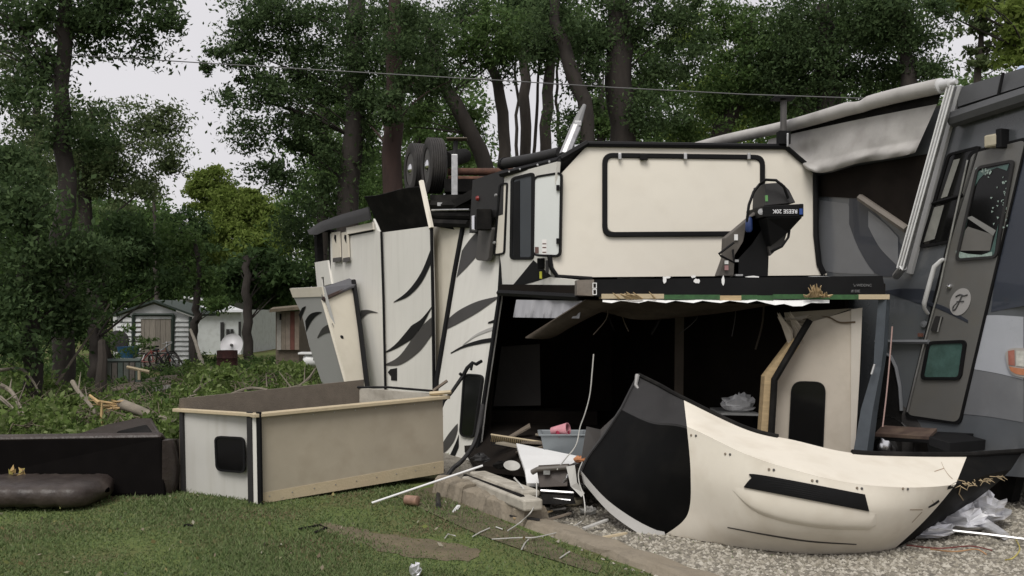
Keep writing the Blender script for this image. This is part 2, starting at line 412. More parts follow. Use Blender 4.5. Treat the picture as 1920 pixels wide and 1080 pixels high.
# buckled pieces further back
P4 = vplane(806, 11.75, 870, 10.95)
m = MB(); m.ppoly([(811, 424), (867, 427), (850, 518), (819, 708), (817, 760), (806, 760)], P4, CREAM2, .04, -.03); m.build("buckled_panel", TR)
def s3(mb, pl):
    k = dict(fn=pl, mat=BLACK, off=.006, thick=.008, nx=18); g = MATS["graphite_stripe"]
    mb.strip([(738, 566), (765, 545), (790, 510), (809, 463)], [(738, 567), (765, 556), (790, 530), (809, 492)], **k)
    mb.strip([(722, 660), (742, 645), (766, 617), (772, 610), (790, 598), (809, 575)], [(722, 662), (742, 654), (766, 640), (772, 636), (790, 614), (809, 577)], **k)
    mb.strip([(722, 683), (750, 666), (785, 618), (811, 593)], [(722, 685), (750, 684), (785, 660), (811, 626)], **{**k, 'mat': g})
    mb.ppoly([(727, 698), (732, 692), (744, 690), (744, 714), (733, 713), (733, 706)], pl, BLACK, .005, .006)
w3, p3 = side("swoosh_panel", [(716, 436), (807, 424), (811, 580), (812, 760), (724, 760)], 716, 12.8, 811, 11.55, WHITE, more=s3, off=.03)
m = MB(); m.tube([p3(x, y, .03) for x, y in [(715, 434), (719, 560), (723, 745)]], .018, BLACK, 6); m.tube([p3(x, y, .045) for x, y in [(809, 424), (812, 580), (814, 745)]], .022, BLACK, 6)
m.tube([p3(x, y, .05) for x, y in [(790, 340), (799, 382), (809, 428)]], .035, CREAM, 6); m.each("panel_trim", TR)
w2, p2 = side("rear_wall", [(619, 438), (648, 436), (650, 427), (697, 421), (700, 410), (708, 432), (716, 437), (724, 760), (640, 760), (622, 560)], 619, 14.9, 720, 12.85, WHITE,
    more=lambda mb, pl: (mb.ppoly([(649, 427), (698, 417), (699, 430), (651, 439)], pl, CREAM, .03, .04), mb.ppoly([(651, 439), (699, 430), (699, 434), (651, 443)], pl, BLACK, .02, .01),
        mb.strip([(676, 582), (690, 581), (708, 586)], [(676, 600), (690, 588), (708, 587)], pl, MATS["graphite_stripe"], 10, off=.006, thick=.008)))
for k, (x0, x1) in enumerate(((621, 638), (640, 654))):
    m = MB(); c_ = [(x0, 436), (x1 - 2, 434), (x1, 488), (x0 + 3, 490)]; m.ppoly(c_, p2, CREAM2, .02, .035); m.ppoly([(x0 + 3, 484), (x1, 482), (x1, 490), (x0 + 3, 492)], p2, DGREY, .02, .05)
    m.ppoly([(x0 + 6, 440), (x0 + 9, 441), (x0 + 9, 456), (x0 + 7, 452), (x0 + 5, 446)], p2, BLACK, .004, .04); m.build("small_hatch", TR)
pr = vplane(586, 15.8, 622, 14.9)
m = MB(); m.pring([(588, 430), (620, 430), (621, 540), (594, 560)], 3, 5, pr, BLACKM, .1, .0); m.build("rear_frame", TR)
m = MB(); m.ppoly([(590, 492), (614, 488), (621, 532), (608, 536), (607, 519), (602, 520), (603, 538), (595, 541)], pr, WHITE, .03, .05); m.build("rear_panel_scrap", TR)
m = MB(); m.grid([[P(576, 432, 15.6), P(600, 416, 15.2), P(640, 402, 14.3), P(690, 388, 13.2)], [P(580, 440, 15.3), P(604, 424, 14.9), P(642, 414, 14.1), P(692, 400, 13.1)], [P(594, 440, 15.0), P(612, 432, 14.7), P(648, 424, 14.0), P(694, 412, 13.0)]], CHAR, (0, .15, .02)); m.build("rolled_belly_sheet", TR, smooth=60)
# torn slide-out at the rear
pa = Plane(P(603, 555, 13.0), P(690, 740, 12.75), P(664, 528, 13.7))
m = MB(); m.ppoly([(606, 560), (666, 533), (692, 760), (662, 760)], pa, CREAM2, .04)
m.lathe(pa(641, 632, .0), pa.n, [(0, .03), (.012, .02)], BLACK, 8)
so1 = m.build("torn_slide_out", TR)
m = MB(); m.tube([pa(x, y, .03) for x, y in [(663, 526), (676, 620), (691, 745)]], .035, BLACK, 6)
m.tube([pa(x, y, .02) for x, y in [(606, 561), (666, 534)]], .03, mat("brown_trim", (.05, .03, .025), .6, .2), 6); m.build("trim", so1)
m = MB(); m.slab([P(600, 540, 13.1), P(606, 560, 12.95), P(668, 533, 13.6), P(660, 520, 14.2)], (0, 0, -.03), mat("slate_roof_membrane", (.10, .10, .11), .6, .2, 5)); m.build("roof_edge", so1)
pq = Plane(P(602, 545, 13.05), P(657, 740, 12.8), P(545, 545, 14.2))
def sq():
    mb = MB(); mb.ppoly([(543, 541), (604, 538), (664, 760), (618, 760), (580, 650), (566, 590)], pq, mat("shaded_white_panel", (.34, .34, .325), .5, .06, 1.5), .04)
    mb.ppoly([(543, 541), (603, 538), (607, 556), (549, 558)], pq, CREAM2, .02, .012)
    k = dict(fn=pq, mat=BLACK, off=.006, thick=.008, nx=14)
    mb.strip([(572, 602), (580, 590), (592, 585), (603, 585)], [(574, 622), (582, 605), (592, 593), (603, 586)], **k)
    mb.strip([(595, 632), (604, 616), (616, 608), (624, 606)], [(595, 634), (606, 627), (616, 624), (628, 626)], **{**k, 'mat': MATS["graphite_stripe"]})
    mb.strip([(560, 590), (566, 578), (573, 574)], [(563, 602), (568, 588), (573, 576)], **k)
    return mb
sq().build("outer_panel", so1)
# black belly flap
m = MB(); rows = []
for j in range(4):
    f = j / 3; rows.append([P(683 + (716 - 683) * f + (787 - 683 + (807 - 716 - 104) * f) * i / 5, 369 + (436 - 369) * f - (19 - 8 * f) * i / 5 + 2 * math.sin(i * 1.3), 12.6 - .9 * i / 5 + .25 * f) for i in range(6)])
m.grid(rows, BLACKM, (0, .03, .01)); m.build("belly_flap", TR, smooth=50)
# chassis on top
m = MB(); zt = 2.98
m.slab([P(945, 322, 10.0), P(1044, 303, 9.06), P(1100, 275, 9.06), P(1470, 280, 9.4), P(1530, 325, 9.45), V(1.6, 13, zt - .12), V(-1.2, 15.6, zt - .3), P(700, 415, 13.4), P(812, 395, 11.8)], (0, 0, -.1), BLACKM); m.build("underbelly", TR)
m = MB()
for a, b, r in (((812, 418, 11.5), (880, 420, 10.9), .05), ((812, 404, 11.55), (885, 405, 10.9), .04), ((812, 385, 11.6), (890, 385, 11), .06), ((812, 372, 11.9), (885, 372, 11.3), .05)):
    m.tube([P(*a), P(*b)], r, BLACKM, 6)
m.tube([P(810, 394, 11.45), P(880, 393, 10.85)], .012, STEEL, 6)
m.box(P(828, 383, 11.4), (.1, .02, .04), STEEL)
m.slab([P(806, 365, 11.8), P(890, 365, 11.1), P(884, 436, 10.95), P(812, 424, 11.6)], (.1, .14, 0), BLACKM)
m.each("frame_rail", TR)
m = MB(); m.tube([P(840, 322, 12.9), P(1080, 322, 13.3)], .05, RUST, 10); m.tube([P(840, 336, 12.6), P(1000, 338, 12.9)], .045, RUST, 10); m.tube([P(836, 300, 12.6), P(870, 292, 14.2)], .11, BLACKM, 10)
m.box(P(872, 352, 12.3), (.5, .5, .16), BLACKM); m.each("axle", TR, smooth=40)
def wheel(cx, cy, Y, rad, ang):
    c = P(cx, cy, Y); ax = V(math.cos(ang), math.sin(ang), 0)
    prof = [(-.10, .62 * rad), (-.115, .8 * rad), (-.10, .94 * rad)]
    for k in range(7):
        d = -.085 + .17 * k / 6
        prof += [(d - .008, rad), (d + .006, rad), (d + .0065, rad - .012), (d + .012, rad - .012)] if k < 6 else [(d - .004, rad)]
    prof += [(.10, .94 * rad), (.115, .8 * rad), (.10, .62 * rad)]
    t = MB(); t.lathe(c, ax, prof, RUBBER, 40, False); wh = t.build("wheel", TR, smooth=35)
    t = MB(); t.lathe(c, ax, [(-.09, .63 * rad), (-.07, .56 * rad), (-.03, .5 * rad), (-.03, .2 * rad), (-.1, .16 * rad), (-.12, .1 * rad), (-.12, 0)], DGREY, 24); t.build("rim", wh, smooth=35)
    t = MB(); t.lathe(c, ax, [(-.125, .0), (-.122, .1 * rad), (-.1, .2 * rad), (-.06, .24 * rad), (-.06, 0)], CHROME, 16); t.build('hub_cap', wh, smooth=40)
    return wh
wheel(814, 311, 12.4, .36, R(16)); wheel(781, 318, 13.3, .36, R(20))
m = MB(); m.box((P(853, 292, 11.8) + P(852, 372, 11.8)) / 2, (.075, .075, .55), STEEL); m.tube([P(853, 292, 11.8), P(855, 264, 11.8)], .03, CHAR); m.box(P(857, 261, 11.8), (.25, .2, .015), OLDWOOD); m.build("stabiliser_leg", TR, bevel=.004)
m = MB(); m.box(P(1469, 259, 9.3), (.11, .11, .13), BLACK); m.tube([P(1469, 262, 9.3), P(1469, 188, 9.3)], .032, DGREY, 8); m.box(P(1468, 185, 9.3), (.2, .16, .02), BLACK); m.tube([P(1477, 275, 9.2), P(1477, 250, 9.2)], .012, STEEL); m.build("landing_leg", TR, bevel=.004)
m = MB(); m.tube([P(1058, 292, 9.4), P(1080, 238, 9.6)], .055, STEEL, 8); m.tube([P(1078, 242, 9.6), P(1084, 226, 9.65), P(1096, 197, 9.75)], [.05, .045, .02], mat("grey_tube", (.2, .2, .2), .5, .2), 8); m.box(P(1083, 233, 9.6), (.07, .1, .05), STEEL); m.build("tilted_jack", TR, bevel=.004)
m = MB(); m.tube([P(945, 307, 10.6), P(1000, 298, 10.1), P(1052, 286, 9.6)], .062, CHAR, 12); m.lathe(P(945, 307, 10.6), (-.5, 1, 0), [(-.03, .068), (.03, .068)], BLACK, 12); m.build("belly_pipe", TR, smooth=40)
m = MB(); m.tube([P(940, 327, 9.98), P(1000, 312, 9.4), P(1048, 300, 9.0), P(1052, 297, 8.98), P(1102, 268, 9.03)], .032, BLACK, 6)
for x, y, Y in ((955, 322, 9.8), (975, 317, 9.6), (1008, 309, 9.3), (1030, 303, 9.1)): m.lathe(P(x, y, Y - .035), (0, -1, 0), [(0, .012), (.008, .008)], STEEL, 8)
m.build("edge_trim", TR)

# --- gooseneck floor beam
YB = 8.0
PB = Plane(P(1085, 520, YB), P(1655, 520, YB + .02), P(1300, 560, YB))
m = MB(); m.slab([P(1116, 524, YB), P(1655, 517, YB), P(1661, 554, YB), P(1116, 556, YB)], (.1, 1.2, 0), BLACK)
m.text("'u.WIDDNC", lambda u, v: PB(1617 + u * 225, 535 - v * 225, .03), .03, mat("worn_grey_lettering", (.14, .14, .14), .7, .3, 60))
m.text("iff EIIE", lambda u, v: PB(1604 + u * 225, 546 - v * 225, .03), .03, MATS["worn_grey_lettering"])
gb = m.build("gooseneck_beam", TR)
m = MB(); m.slab([P(1082, 525, YB), P(1114, 524, YB), P(1114, 555, YB), P(1082, 553, YB)], (0, .3, 0), mat("scuffed_steel", (.24, .21, .18), .5, .3, 12, metal=.5, dfac=.4, dirt=(.12, .05, .03)))
for y0 in (530, 542): m.pring([(1111, y0), (1119, y0), (1119, y0 + 11), (1111, y0 + 11)], 1, 1.4, PB, WHITE2, .05, .012)
m.build("steel_bracket", TR)
m = MB()
for x, y, a, b in ((1246, 525, 4, 12), (1307, 527, 6, 9), (1356, 526, 3, 14), (1250, 520, 7, 3), (1300, 519, 5, 4), (1410, 519, 14, 2.5), (1540, 519, 34, 2.5), (1620, 530, 2.5, 10), (1627, 543, 2.5, 8)):
    m.ppoly([(x + a * (.75 + .5 * random.random()) * math.cos(q_), y + b * .6 * (.6 + .8 * random.random()) * math.sin(q_)) for q_ in [k_ * 2 * math.pi / 9 for k_ in range(9)]], PB, WHITE2, .006, .01 + .004 * random.random())
m.each("torn_paint_scrap", TR)
m = MB(); g_ = mat("green_adhesive_strip", (.035, .10, .035), .7, .4, 25)
xs = [1128, 1245, 1350, 1390, 1420, 1450, 1540, 1610, 1668]; ms = [WOOD, g_, WOOD, g_, WHITE2, g_, WOOD, g_, WOOD]
for i in range(len(xs) - 1):
    y = 558 - 3 * (i == 0) + (0, -1, 1, 0, 1, -1, 0, 0)[i] - (xs[i] - 1128) * .004
    mm_ = (WOODL, g_, WOOD, g_, g_, g_, g_, WOODL)[i]
    m.slab([P(xs[i], y - 4, YB - .03), P(xs[i + 1], y - 4, YB - .03), P(xs[i + 1], y + 5, YB - .03), P(xs[i], y + 5, YB - .03)], (0, .25, 0), mm_)
m.build("broken_wood_edge", TR)
m = MB(); m.grid([[P(1130 + 17 * i, 562 + .8 * math.sin(i), YB - .02) for i in range(26)], [P(1130 + 17 * i, 566 + (8 * max(0, 1 - abs(i - 21) / 4)) + 2.5 * math.sin(i * 2.1), YB - .05) for i in range(26)]], WHITE2, (0, .01, 0)); m.build("torn_ceiling_sheet", TR)
m = MB(); rng = random.Random(3)
for i in range(40):
    x = rng.gauss(1533, 10); y = 556; L_ = rng.uniform(4, 26) * max(.25, 1 - abs(x - 1530) / 30)
    m.tube([P(x, y, YB - .06), P(x + rng.uniform(-10, 8), y - L_, YB - .07 - rng.random() * .06)], [.014, .003], WOOD, 4)
for i in range(14):
    x = rng.gauss(1190, 16); m.tube([P(x, 560, YB - .05), P(x - 16 + rng.uniform(-6, 6), 553 - rng.random() * 6, YB - .08)], [.012, .003], WOOD, 4)
m.each("wood_splinter", TR)
m = MB(); m.tube([P(936, 549, 9.95), P(960, 550, 9.7), P(1085, 557, 8.5)], .035, BLACK, 6); m.build("sill_trim", TR)
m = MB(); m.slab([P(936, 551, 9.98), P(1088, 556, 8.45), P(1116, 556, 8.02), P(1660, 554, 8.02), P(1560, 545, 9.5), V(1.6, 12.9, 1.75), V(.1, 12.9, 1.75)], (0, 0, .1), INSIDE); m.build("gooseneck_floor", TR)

# --- pin box standing on the gooseneck
YP = 7.95; PP = Plane(P(1400, 450, YP), P(1500, 450, YP), P(1450, 500, YP))
m = MB()
m.slab([P(x, y, 8.2) for x, y in ((1353, 447), (1385, 420), (1411, 398), (1424, 384), (1438, 386), (1438, 408), (1404, 459), (1379, 486), (1379, 518), (1339, 518), (1351, 485))], (.02, -.05, 0), mat("brown_grey_pin_box_paint", (.085, .075, .065), .5, .25, 6))
m.slab([P(1400, 408, 8.15), P(1436, 396, 8.15), P(1500, 404, 8.15), P(1442, 462, 8.15), P(1440, 519, 8.15), P(1374, 519, 8.15), P(1376, 478, 8.15), P(1392, 452, 8.15)], (.05, .32, 0), BLACK)
m.slab([P(1431, 386, YP), P(1505, 382, YP), P(1506, 406, YP), P(1432, 407, YP)], (-.04, .42, 0), BLACK)
m.slab([P(1434, 386, YP + .02), P(1436, 344, YP + .05), P(1466, 342, YP + .05), P(1480, 356, YP + .05), P(1492, 380, YP + .02)], (-.03, .3, 0), CHAR)
m.slab([P(1437, 408, YP), P(1505, 407, YP), P(1478, 436, YP + .1), P(1445, 462, YP + .1)], (-.03, .3, 0), BLACK)
m.slab([P(1440, 460, 8.1), P(1476, 436, 8.1), P(1470, 455, 8.1), P(1444, 480, 8.1)], (0, .05, 0), DGREY)
m.slab([P(1499, 382, YP - .005), P(1507, 382, YP - .005), P(1507, 406, YP - .005), P(1499, 404, YP - .005)], (0, .4, 0), BLACK)
pin = m.build("pin_box", TR, bevel=.006)
m = MB(); m.text("REESE 20K", lambda u, v: P(1472 + u * 227, 396 - v * 227, YP - .008), .046, mat("white_decal", (.7, .7, .72), .5, .05), True)
m.slab([P(1499, 391, YP - .012), P(1505, 391, YP - .012), P(1505, 402, YP - .012), P(1499, 402, YP - .012)], (0, .003, 0), mat("blue_decal", (.02, .06, .25), .5, .1)); m.build("lettering", pin)
m = MB(); m.tube([P(*q) for q in [(1424, 346, 8.1), (1413, 360, 8.05), (1404, 385, 8.02), (1401, 410, 8.02), (1404, 435, 8.05)]], .012, BLACK, 8)
m.tube([P(*q) for q in [(1424, 346, 8.0), (1436, 337, 7.92), (1455, 338, 7.9), (1470, 350, 7.92), (1478, 372, 7.95)]], .012, BLACK, 8)
m.tube([P(*q) for q in [(1446, 472, 8.1), (1466, 462, 8.05), (1478, 445, 8.05), (1480, 432, 8.1)]], .011, BLACK, 8)
m.each("cable", pin, smooth=50)
m = MB(); m.lathe(P(1404, 422, 8.04), (0, 0, 1), [(-.06, .02), (-.04, .032), (.05, .028), (.07, .015)], mat("blue_connector", (.02, .04, .13), .4, .3, 30), 12); m.build("plug", pin, smooth=40)
m = MB(); m.lathe(P(1427, 397, YP + .04), (-.3, -1, 0), [(0, .026), (.012, .025), (.012, .016), (.018, .014), (.018, 0)], STEEL, 16); m.box(P(1437, 372, YP + .03), (.02, .02, .05), mat("green_sticker", (.12, .3, .1), .6, .1))
m.box(P(1380, 445, 8.14), (.03, .012, .05), WHITE2); m.box(P(1362, 492, 8.13), (.03, .02, .03), WHITE2); m.box(P(1362, 502, 8.13), (.03, .02, .04), mat("pink_label", (.45, .25, .25), .7, .1)); m.box(P(1381, 489, 8.13), (.03, .03, .02), STEEL); m.box(P(1385, 516, 8.1), (.06, .05, .015), STEEL);
m.each("fitting", pin)
m = MB(); m.tube([P(*q) for q in [(1376, 455, 8.1), (1348, 476, 8.05), (1352, 480, 8.05), (1376, 492, 8.08), (1374, 468, 8.1)]], .01, BLACK, 6); m.build("safety_cable", pin)

# --- inside of the torn front
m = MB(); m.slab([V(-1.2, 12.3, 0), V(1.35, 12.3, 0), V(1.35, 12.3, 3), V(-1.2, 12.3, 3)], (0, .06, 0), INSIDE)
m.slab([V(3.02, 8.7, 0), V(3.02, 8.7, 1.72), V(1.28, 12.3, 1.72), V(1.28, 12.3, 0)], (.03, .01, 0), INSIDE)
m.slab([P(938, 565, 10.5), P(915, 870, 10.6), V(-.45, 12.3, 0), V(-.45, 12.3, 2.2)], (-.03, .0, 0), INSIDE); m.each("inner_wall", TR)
m = MB(); m.slab([P(940, 650, 11.2), P(1012, 645, 11.0), P(1014, 760, 11.0), P(925, 762, 11.2)], (0, .05, 0), mat("grey_cupboard", (.055, .05, .045), .8, .15)); m.slab([P(922, 770, 11.0), P(1120, 772, 10.8), P(1120, 850, 10.8), P(915, 850, 11)], (0, .4, 0), INSIDE)
m.each("cupboard", TR)
m = MB(); m.slab([P(1267, 566, 10.4), P(1283, 566, 10.4), P(1281, 760, 10.4), P(1265, 760, 10.4)], (0, .05, 0), mat("dark_stud", (.10, .08, .06), .8, .3)); m.build("wall_stud", TR)
m = MB(); rows = []
for j in range(7):
    f = j / 6; rows.append([P(968 + (1092 - 968) * i / 40 - 6 * f, 562 + 33 * f + (i / 40) * 2, 9.5 - 1.0 * i / 40 + .025 * math.sin(i * 1.7) * f + .02 * math.sin(i * .6)) for i in range(41)])
m.grid(rows, mat("pale_grey_curtain", (.33, .33, .35), .8, .1), (0, .01, 0)); m.build("curtain", TR, smooth=60)
m = MB(); rows = []
for j in range(10):
    f = j / 9; top = smooth_line([(1098, 563), (1250, 567), (1450, 570)], 24); bot = smooth_line([(985, 634), (1040, 632), (1110, 585), (1200, 600), (1330, 590), (1450, 572)], 24)
    rows.append([P(t[0] * (1 - f) + b[0] * f, t[1] * (1 - f) + b[1] * f, 8.15 + 1.0 * f * (1 - i / 24) + .2 * f + .03 * math.sin(i + 3 * f)) for i, (t, b) in enumerate(zip(top, bot))])
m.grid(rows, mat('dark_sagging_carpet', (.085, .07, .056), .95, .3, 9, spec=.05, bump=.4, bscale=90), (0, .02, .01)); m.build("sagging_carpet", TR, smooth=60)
PT = Plane(P(1470, 600, 8.35), P(1612, 600, 8.15), P(1500, 840, 8.3))
m = MB(); m.ppoly([(1520, 604), (1612, 577), (1614, 600), (1601, 850), (1443, 850), (1450, 722), (1482, 662)], PT, TANL, .04)
m.ppoly([(1596, 580), (1617, 577), (1612, 700), (1603, 850), (1595, 850)], PT, mat("pale_edge_trim", (.5, .46, .4), .5, .1), .05, .012)
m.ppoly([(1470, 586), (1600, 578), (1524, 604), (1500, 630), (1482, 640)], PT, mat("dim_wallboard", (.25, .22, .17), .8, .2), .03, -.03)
m.strip([(1540, 592), (1556, 594), (1575, 603), (1604, 602)], [(1540, 593), (1556, 597), (1575, 606), (1604, 606)], PT, mat("tear_stain", (.11, .08, .05), .9, .3), 20, off=.014, thick=.012)
iw = m.build("interior_partition", TR)
m = MB(); tw = [(1484, 714), (1549, 716), (1543, 860), (1476, 860)]; m.ppoly(rquad(tw, 22), PT, GLASS, .02, .01); m.pring(tw, 22, 2, PT, BLACK, .02, .016); m.build("window", iw)
m = MB()
m.slab([P(1488, 634, 8.2), P(1500, 648, 8.2), P(1456, 708, 8.2), P(1450, 720, 8.2), P(1440, 850, 8.2), P(1424, 850, 8.2), P(1434, 706, 8.2)], (0, .12, 0), WOOD)
m.tube([P(1518, 600, 8.15), P(1452, 712, 8.15), P(1444, 850, 8.15)], .03, BLACKM, 6); m.build("broken_stud", TR)
m = MB(); rng = random.Random(5)
for (x0, y0, x1, y1) in ((1456, 590, 1482, 650), (1468, 600, 1516, 600), (1480, 588, 1500, 640)):
    for k in range(5):
        a = (x0 + rng.uniform(-6, 6), y0 + rng.uniform(-4, 6)); b = (x1 + rng.uniform(-8, 8), y1 + rng.uniform(-10, 6)); q = (a[0] * .5 + b[0] * .5 + rng.uniform(8, 16), a[1] * .5 + b[1] * .5 + 4)
        m.slab([P(*a, 8.22), P(*q, 8.18), P(*b, 8.24)], (.01, .02, 0), TANL)
m.build("torn_wallboard", TR)
m = MB(); m.tube([P(1658, 560, 8.02), P(1652, 650, 8.0), P(1648, 690, 7.98), P(1630, 770, 7.95), P(1618, 850, 7.9)], [.05, .055, .045, .07, .08], mat("slate_blue_post", (.055, .065, .075), .5, .2, 8), 4); m.tube([P(1640, 683, 7.9), P(1634, 702, 7.9)], .01, STEEL, 6); m.build("bent_post", TR)
# crushed roof edge on the kerb: floor of the wreck
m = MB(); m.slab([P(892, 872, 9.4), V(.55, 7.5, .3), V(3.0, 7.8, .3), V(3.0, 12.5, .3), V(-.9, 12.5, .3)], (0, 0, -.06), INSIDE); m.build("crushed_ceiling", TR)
m = MB()
for (a, b, wd, h_, mm_) in (((866, 893, 8.3), (982, 938, 7.0), .07, .085, MOULD), ((880, 884, 8.5), (977, 921, 7.25), .07, .05, MOULD)):
    p_, q_ = P(*a), P(*b); d = (q_ - p_); n_ = V(d.y, -d.x, 0).normalized()
    if n_.x > 0: n_ = -n_
    m.slab([p_, q_, q_ + V(0, 0, -h_), p_ + V(0, 0, -h_)], -n_ * wd * 2.2, mm_)
m.each("roof_edge_moulding", TR, bevel=.015)
m = MB(); m.tube([P(872, 893, 8.42), P(980, 933, 7.15)], .022, BLACKM, 6); m.build("roof_gasket", TR)
m = MB()
for i in range(26): m.tube([P(920 + i * 3.7, 815 + i * .55, 9.2), P(922 + i * 3.7, 832 + i * .6, 9.15)], .004, BLACK, 4)
m.tube([P(920, 815, 9.2), P(1014, 829, 9.2)], .012, WOODL, 6); m.tube([P(922, 833, 9.15), P(1014, 846, 9.15)], .006, BLACK, 6)
m.slab([P(920, 818, 9.25), P(1010, 831, 9.25), P(1010, 842, 9.25), P(920, 828, 9.25)], (0, .02, 0), mat("ochre_rug", (.25, .19, .1), .9, .3, 20)); m.build("wire_shelf", TR)
m = MB(); rng = random.Random(31)
for i in range(9):
    x = rng.uniform(1130, 1440); Y = rng.uniform(8.6, 9.6); a = P(x, 560, Y); ln = rng.uniform(.15, .6)
    m.tube(smooth_line([tuple(a), tuple(a + V(rng.uniform(-.06, .06), -.02, -ln * .5)), tuple(a + V(rng.uniform(-.15, .15), -.04, -ln))], 8), rng.choice([.004, .006, .01]), rng.choice([BLACKM, MATS["grey_sealant"] if "grey_sealant" in MATS else DGREY, OLDWOOD]), 5)
m.each("hanging_wire", TR)
m = MB()
for i in range(16):
    x = rng.uniform(925, 1300); y = rng.uniform(800, 880) if x < 1100 else rng.uniform(790, 840); Y = 8.6 + rng.random() * 1.2; c = P(x, y, Y); c.z = .34; d = V(rng.uniform(-1, 1), rng.uniform(-.6, .6), rng.uniform(-.2, .5)).normalized(); sx = d.cross(V(0, 0, 1)).normalized(); ln = rng.uniform(.1, .3)
    m.slab([c - d * ln - sx * .05, c + d * ln - sx * .07, c + d * ln * .8 + sx * .06, c - d * ln * .9 + sx * .04], d.cross(sx) * .015, rng.choice([BLACKM, INSIDE, OLDWOOD, MATS["dim_wallboard"]]))
m.each("broken_cabinet_board", TR)
# arm and window awning bits hanging on the wall
m = MB(); m.tube([P(*q) for q in [(903, 677, 9.35), (893, 683, 9.3), (886, 680, 9.3), (876, 690, 9.3), (868, 705, 9.3), (845, 738, 9.2), (832, 752, 9.15), (826, 768, 9.1), (828, 782, 9.1)]], [.016, .018, .018, .02, .02, .017, .017, .015, .015], BLACK, 6)
m.tube([P(868, 706, 9.3), P(862, 700, 9.28)], .015, BLACK, 6); m.tube([P(886, 680, 9.3), P(883, 694, 9.28)], .014, BLACK, 6); m.build("bent_arm", TR)

# ================================================================== torn-off front cap
CC = [
 [(1196, 703, 7.75), (1165, 765, 7.6), (1130, 818, 7.45), (1102, 856, 7.3), (1088, 886, 7.2)],
 [(1238, 724, 7.5), (1222, 790, 7.2), (1196, 868, 7.05), (1172, 925, 6.97), (1148, 950, 6.97)],
 [(1282, 748, 7.2), (1288, 800, 6.82), (1295, 890, 6.68), (1289, 965, 6.68), (1245, 1004, 6.79)],
 [(1400, 804, 6.85), (1400, 852, 6.4), (1400, 920, 6.31), (1394, 985, 6.32), (1375, 1026, 6.45)],
 [(1492, 826, 6.67), (1500, 884, 6.2), (1505, 938, 6.12), (1500, 995, 6.13), (1480, 1038, 6.28)],
 [(1590, 848, 6.66), (1600, 906, 6.2), (1602, 955, 6.12), (1590, 1002, 6.13), (1570, 1041, 6.25)],
 [(1700, 853, 6.75), (1700, 914, 6.3), (1692, 957, 6.24), (1670, 1002, 6.24), (1638, 1037, 6.3)],
 [(1814, 853, 6.98), (1792, 908, 6.6), (1762, 945, 6.5), (1725, 985, 6.44), (1676, 1030, 6.4)],
 [(1862, 850, 7.2), (1858, 888, 6.98), (1822, 925, 6.82), (1772, 965, 6.66), (1698, 1020, 6.55)],
 [(1918, 846, 7.6), (1896, 880, 7.4), (1862, 912, 7.2), (1800, 958, 6.95), (1712, 1014, 6.64)]]
NS = 16; ncol = NS * 9 + 1
lines = [smooth_line([c[r] for c in CC], ncol) for r in range(5)]
cap_rows = []
lines = [[(x, y, Y + d_) for x, y, Y in l_] for l_, d_ in zip(lines, (-.08, -.22, -.15, -.07, 0))]
def lerp_y(pts, x):
    for (a, b), (c, d) in zip(pts, pts[1:]):
        if a <= x <= c: return b + (d - b) * (x - a) / (c - a)
    return None
SLOT_T = [(1395, 912), (1408, 897), (1424, 890), (1622, 927)]; SLOT_B = [(1395, 914), (1630, 959)]
def scoop(x, y):
    t = lerp_y([(1376, 912), (1395, 914), (1630, 960), (1640, 962)], x); b = lerp_y([(1376, 922), (1410, 950), (1470, 971), (1560, 986), (1640, 986)], x)
    if t is None or y < t: return 0
    side_ = min(1, (x - 1376) / 12, (1640 - x) / 6)
    if y <= b: return .085 * (.25 + .75 * (y - t) / max(b - t, 1)) * side_ if b > t else 0
    return .085 * side_ * max(0, 1 - (y - b) / 10)
for r in range(46):
    if r <= 6: f = r / 6; row = [tuple(lines[0][i][k] * (1 - f) + lines[1][i][k] * f for k in range(3)) for i in range(ncol)]
    else:
        u = (r - 6) / 39 * 3; k0 = min(int(u), 2); f = u - k0; row = []
        for i in range(ncol):
            q = [lines[1 + j][i] for j in range(4)]; p0 = q[max(k0 - 1, 0)]; p1 = q[k0]; p2_ = q[k0 + 1]; p3_ = q[min(k0 + 2, 3)]
            row.append(tuple(.5 * (2 * b + (c - a) * f + (2 * a - 5 * b + 4 * c - d) * f * f + (3 * b - a - 3 * c + d) * f ** 3) for a, b, c, d in zip(p0, p1, p2_, p3_)))
    cap_rows.append([P(x, y, Y) for x, y, Y in row])
for row in cap_rows:
    for p in row: p.z = max(p.z, .01)
CAPB = mat("cap_black_paint", (.0045, .0045, .0045), .6, .3, 3, spec=.07, dfac=.2, dirt=(.02, .018, .015))  # near-black; at the left end it stands for the dark hollow inside
CAPM = mat("scuffed_cap_gelcoat", (.72, .67, .575), .42, .07, 2.5, spec=.35, dfac=.3, dirt=(.33, .27, .19), bump=.05, bscale=4)
CAPT = thing("front_cap", "torn off cream front cap with black ends lying bowed on the gravel", "trailer cap", (1.9, 6.5, 0))
def capm(i, j):
    if j < 2 * NS: return CAPB if i > 6 else CHAR  # up-facing strip of the black end set lighter, its daylight put into the colour
    if j >= 7 * NS: return CAPB
    return CAPM
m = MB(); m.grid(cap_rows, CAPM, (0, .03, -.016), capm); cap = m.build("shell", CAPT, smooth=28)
CS = Surf(cap)
m = MB(); m.strip(SLOT_T, SLOT_B, CS, BLACK, 70, 8, .012, .02, False); m.build("vent_slot", CAPT)
T_ = smooth_line([(1374, 914), (1395, 916), (1510, 939), (1630, 960), (1642, 963)], 60); B_ = smooth_line([(1374, 920), (1408, 949), (1470, 971), (1550, 984), (1642, 987)], 60); rows = []
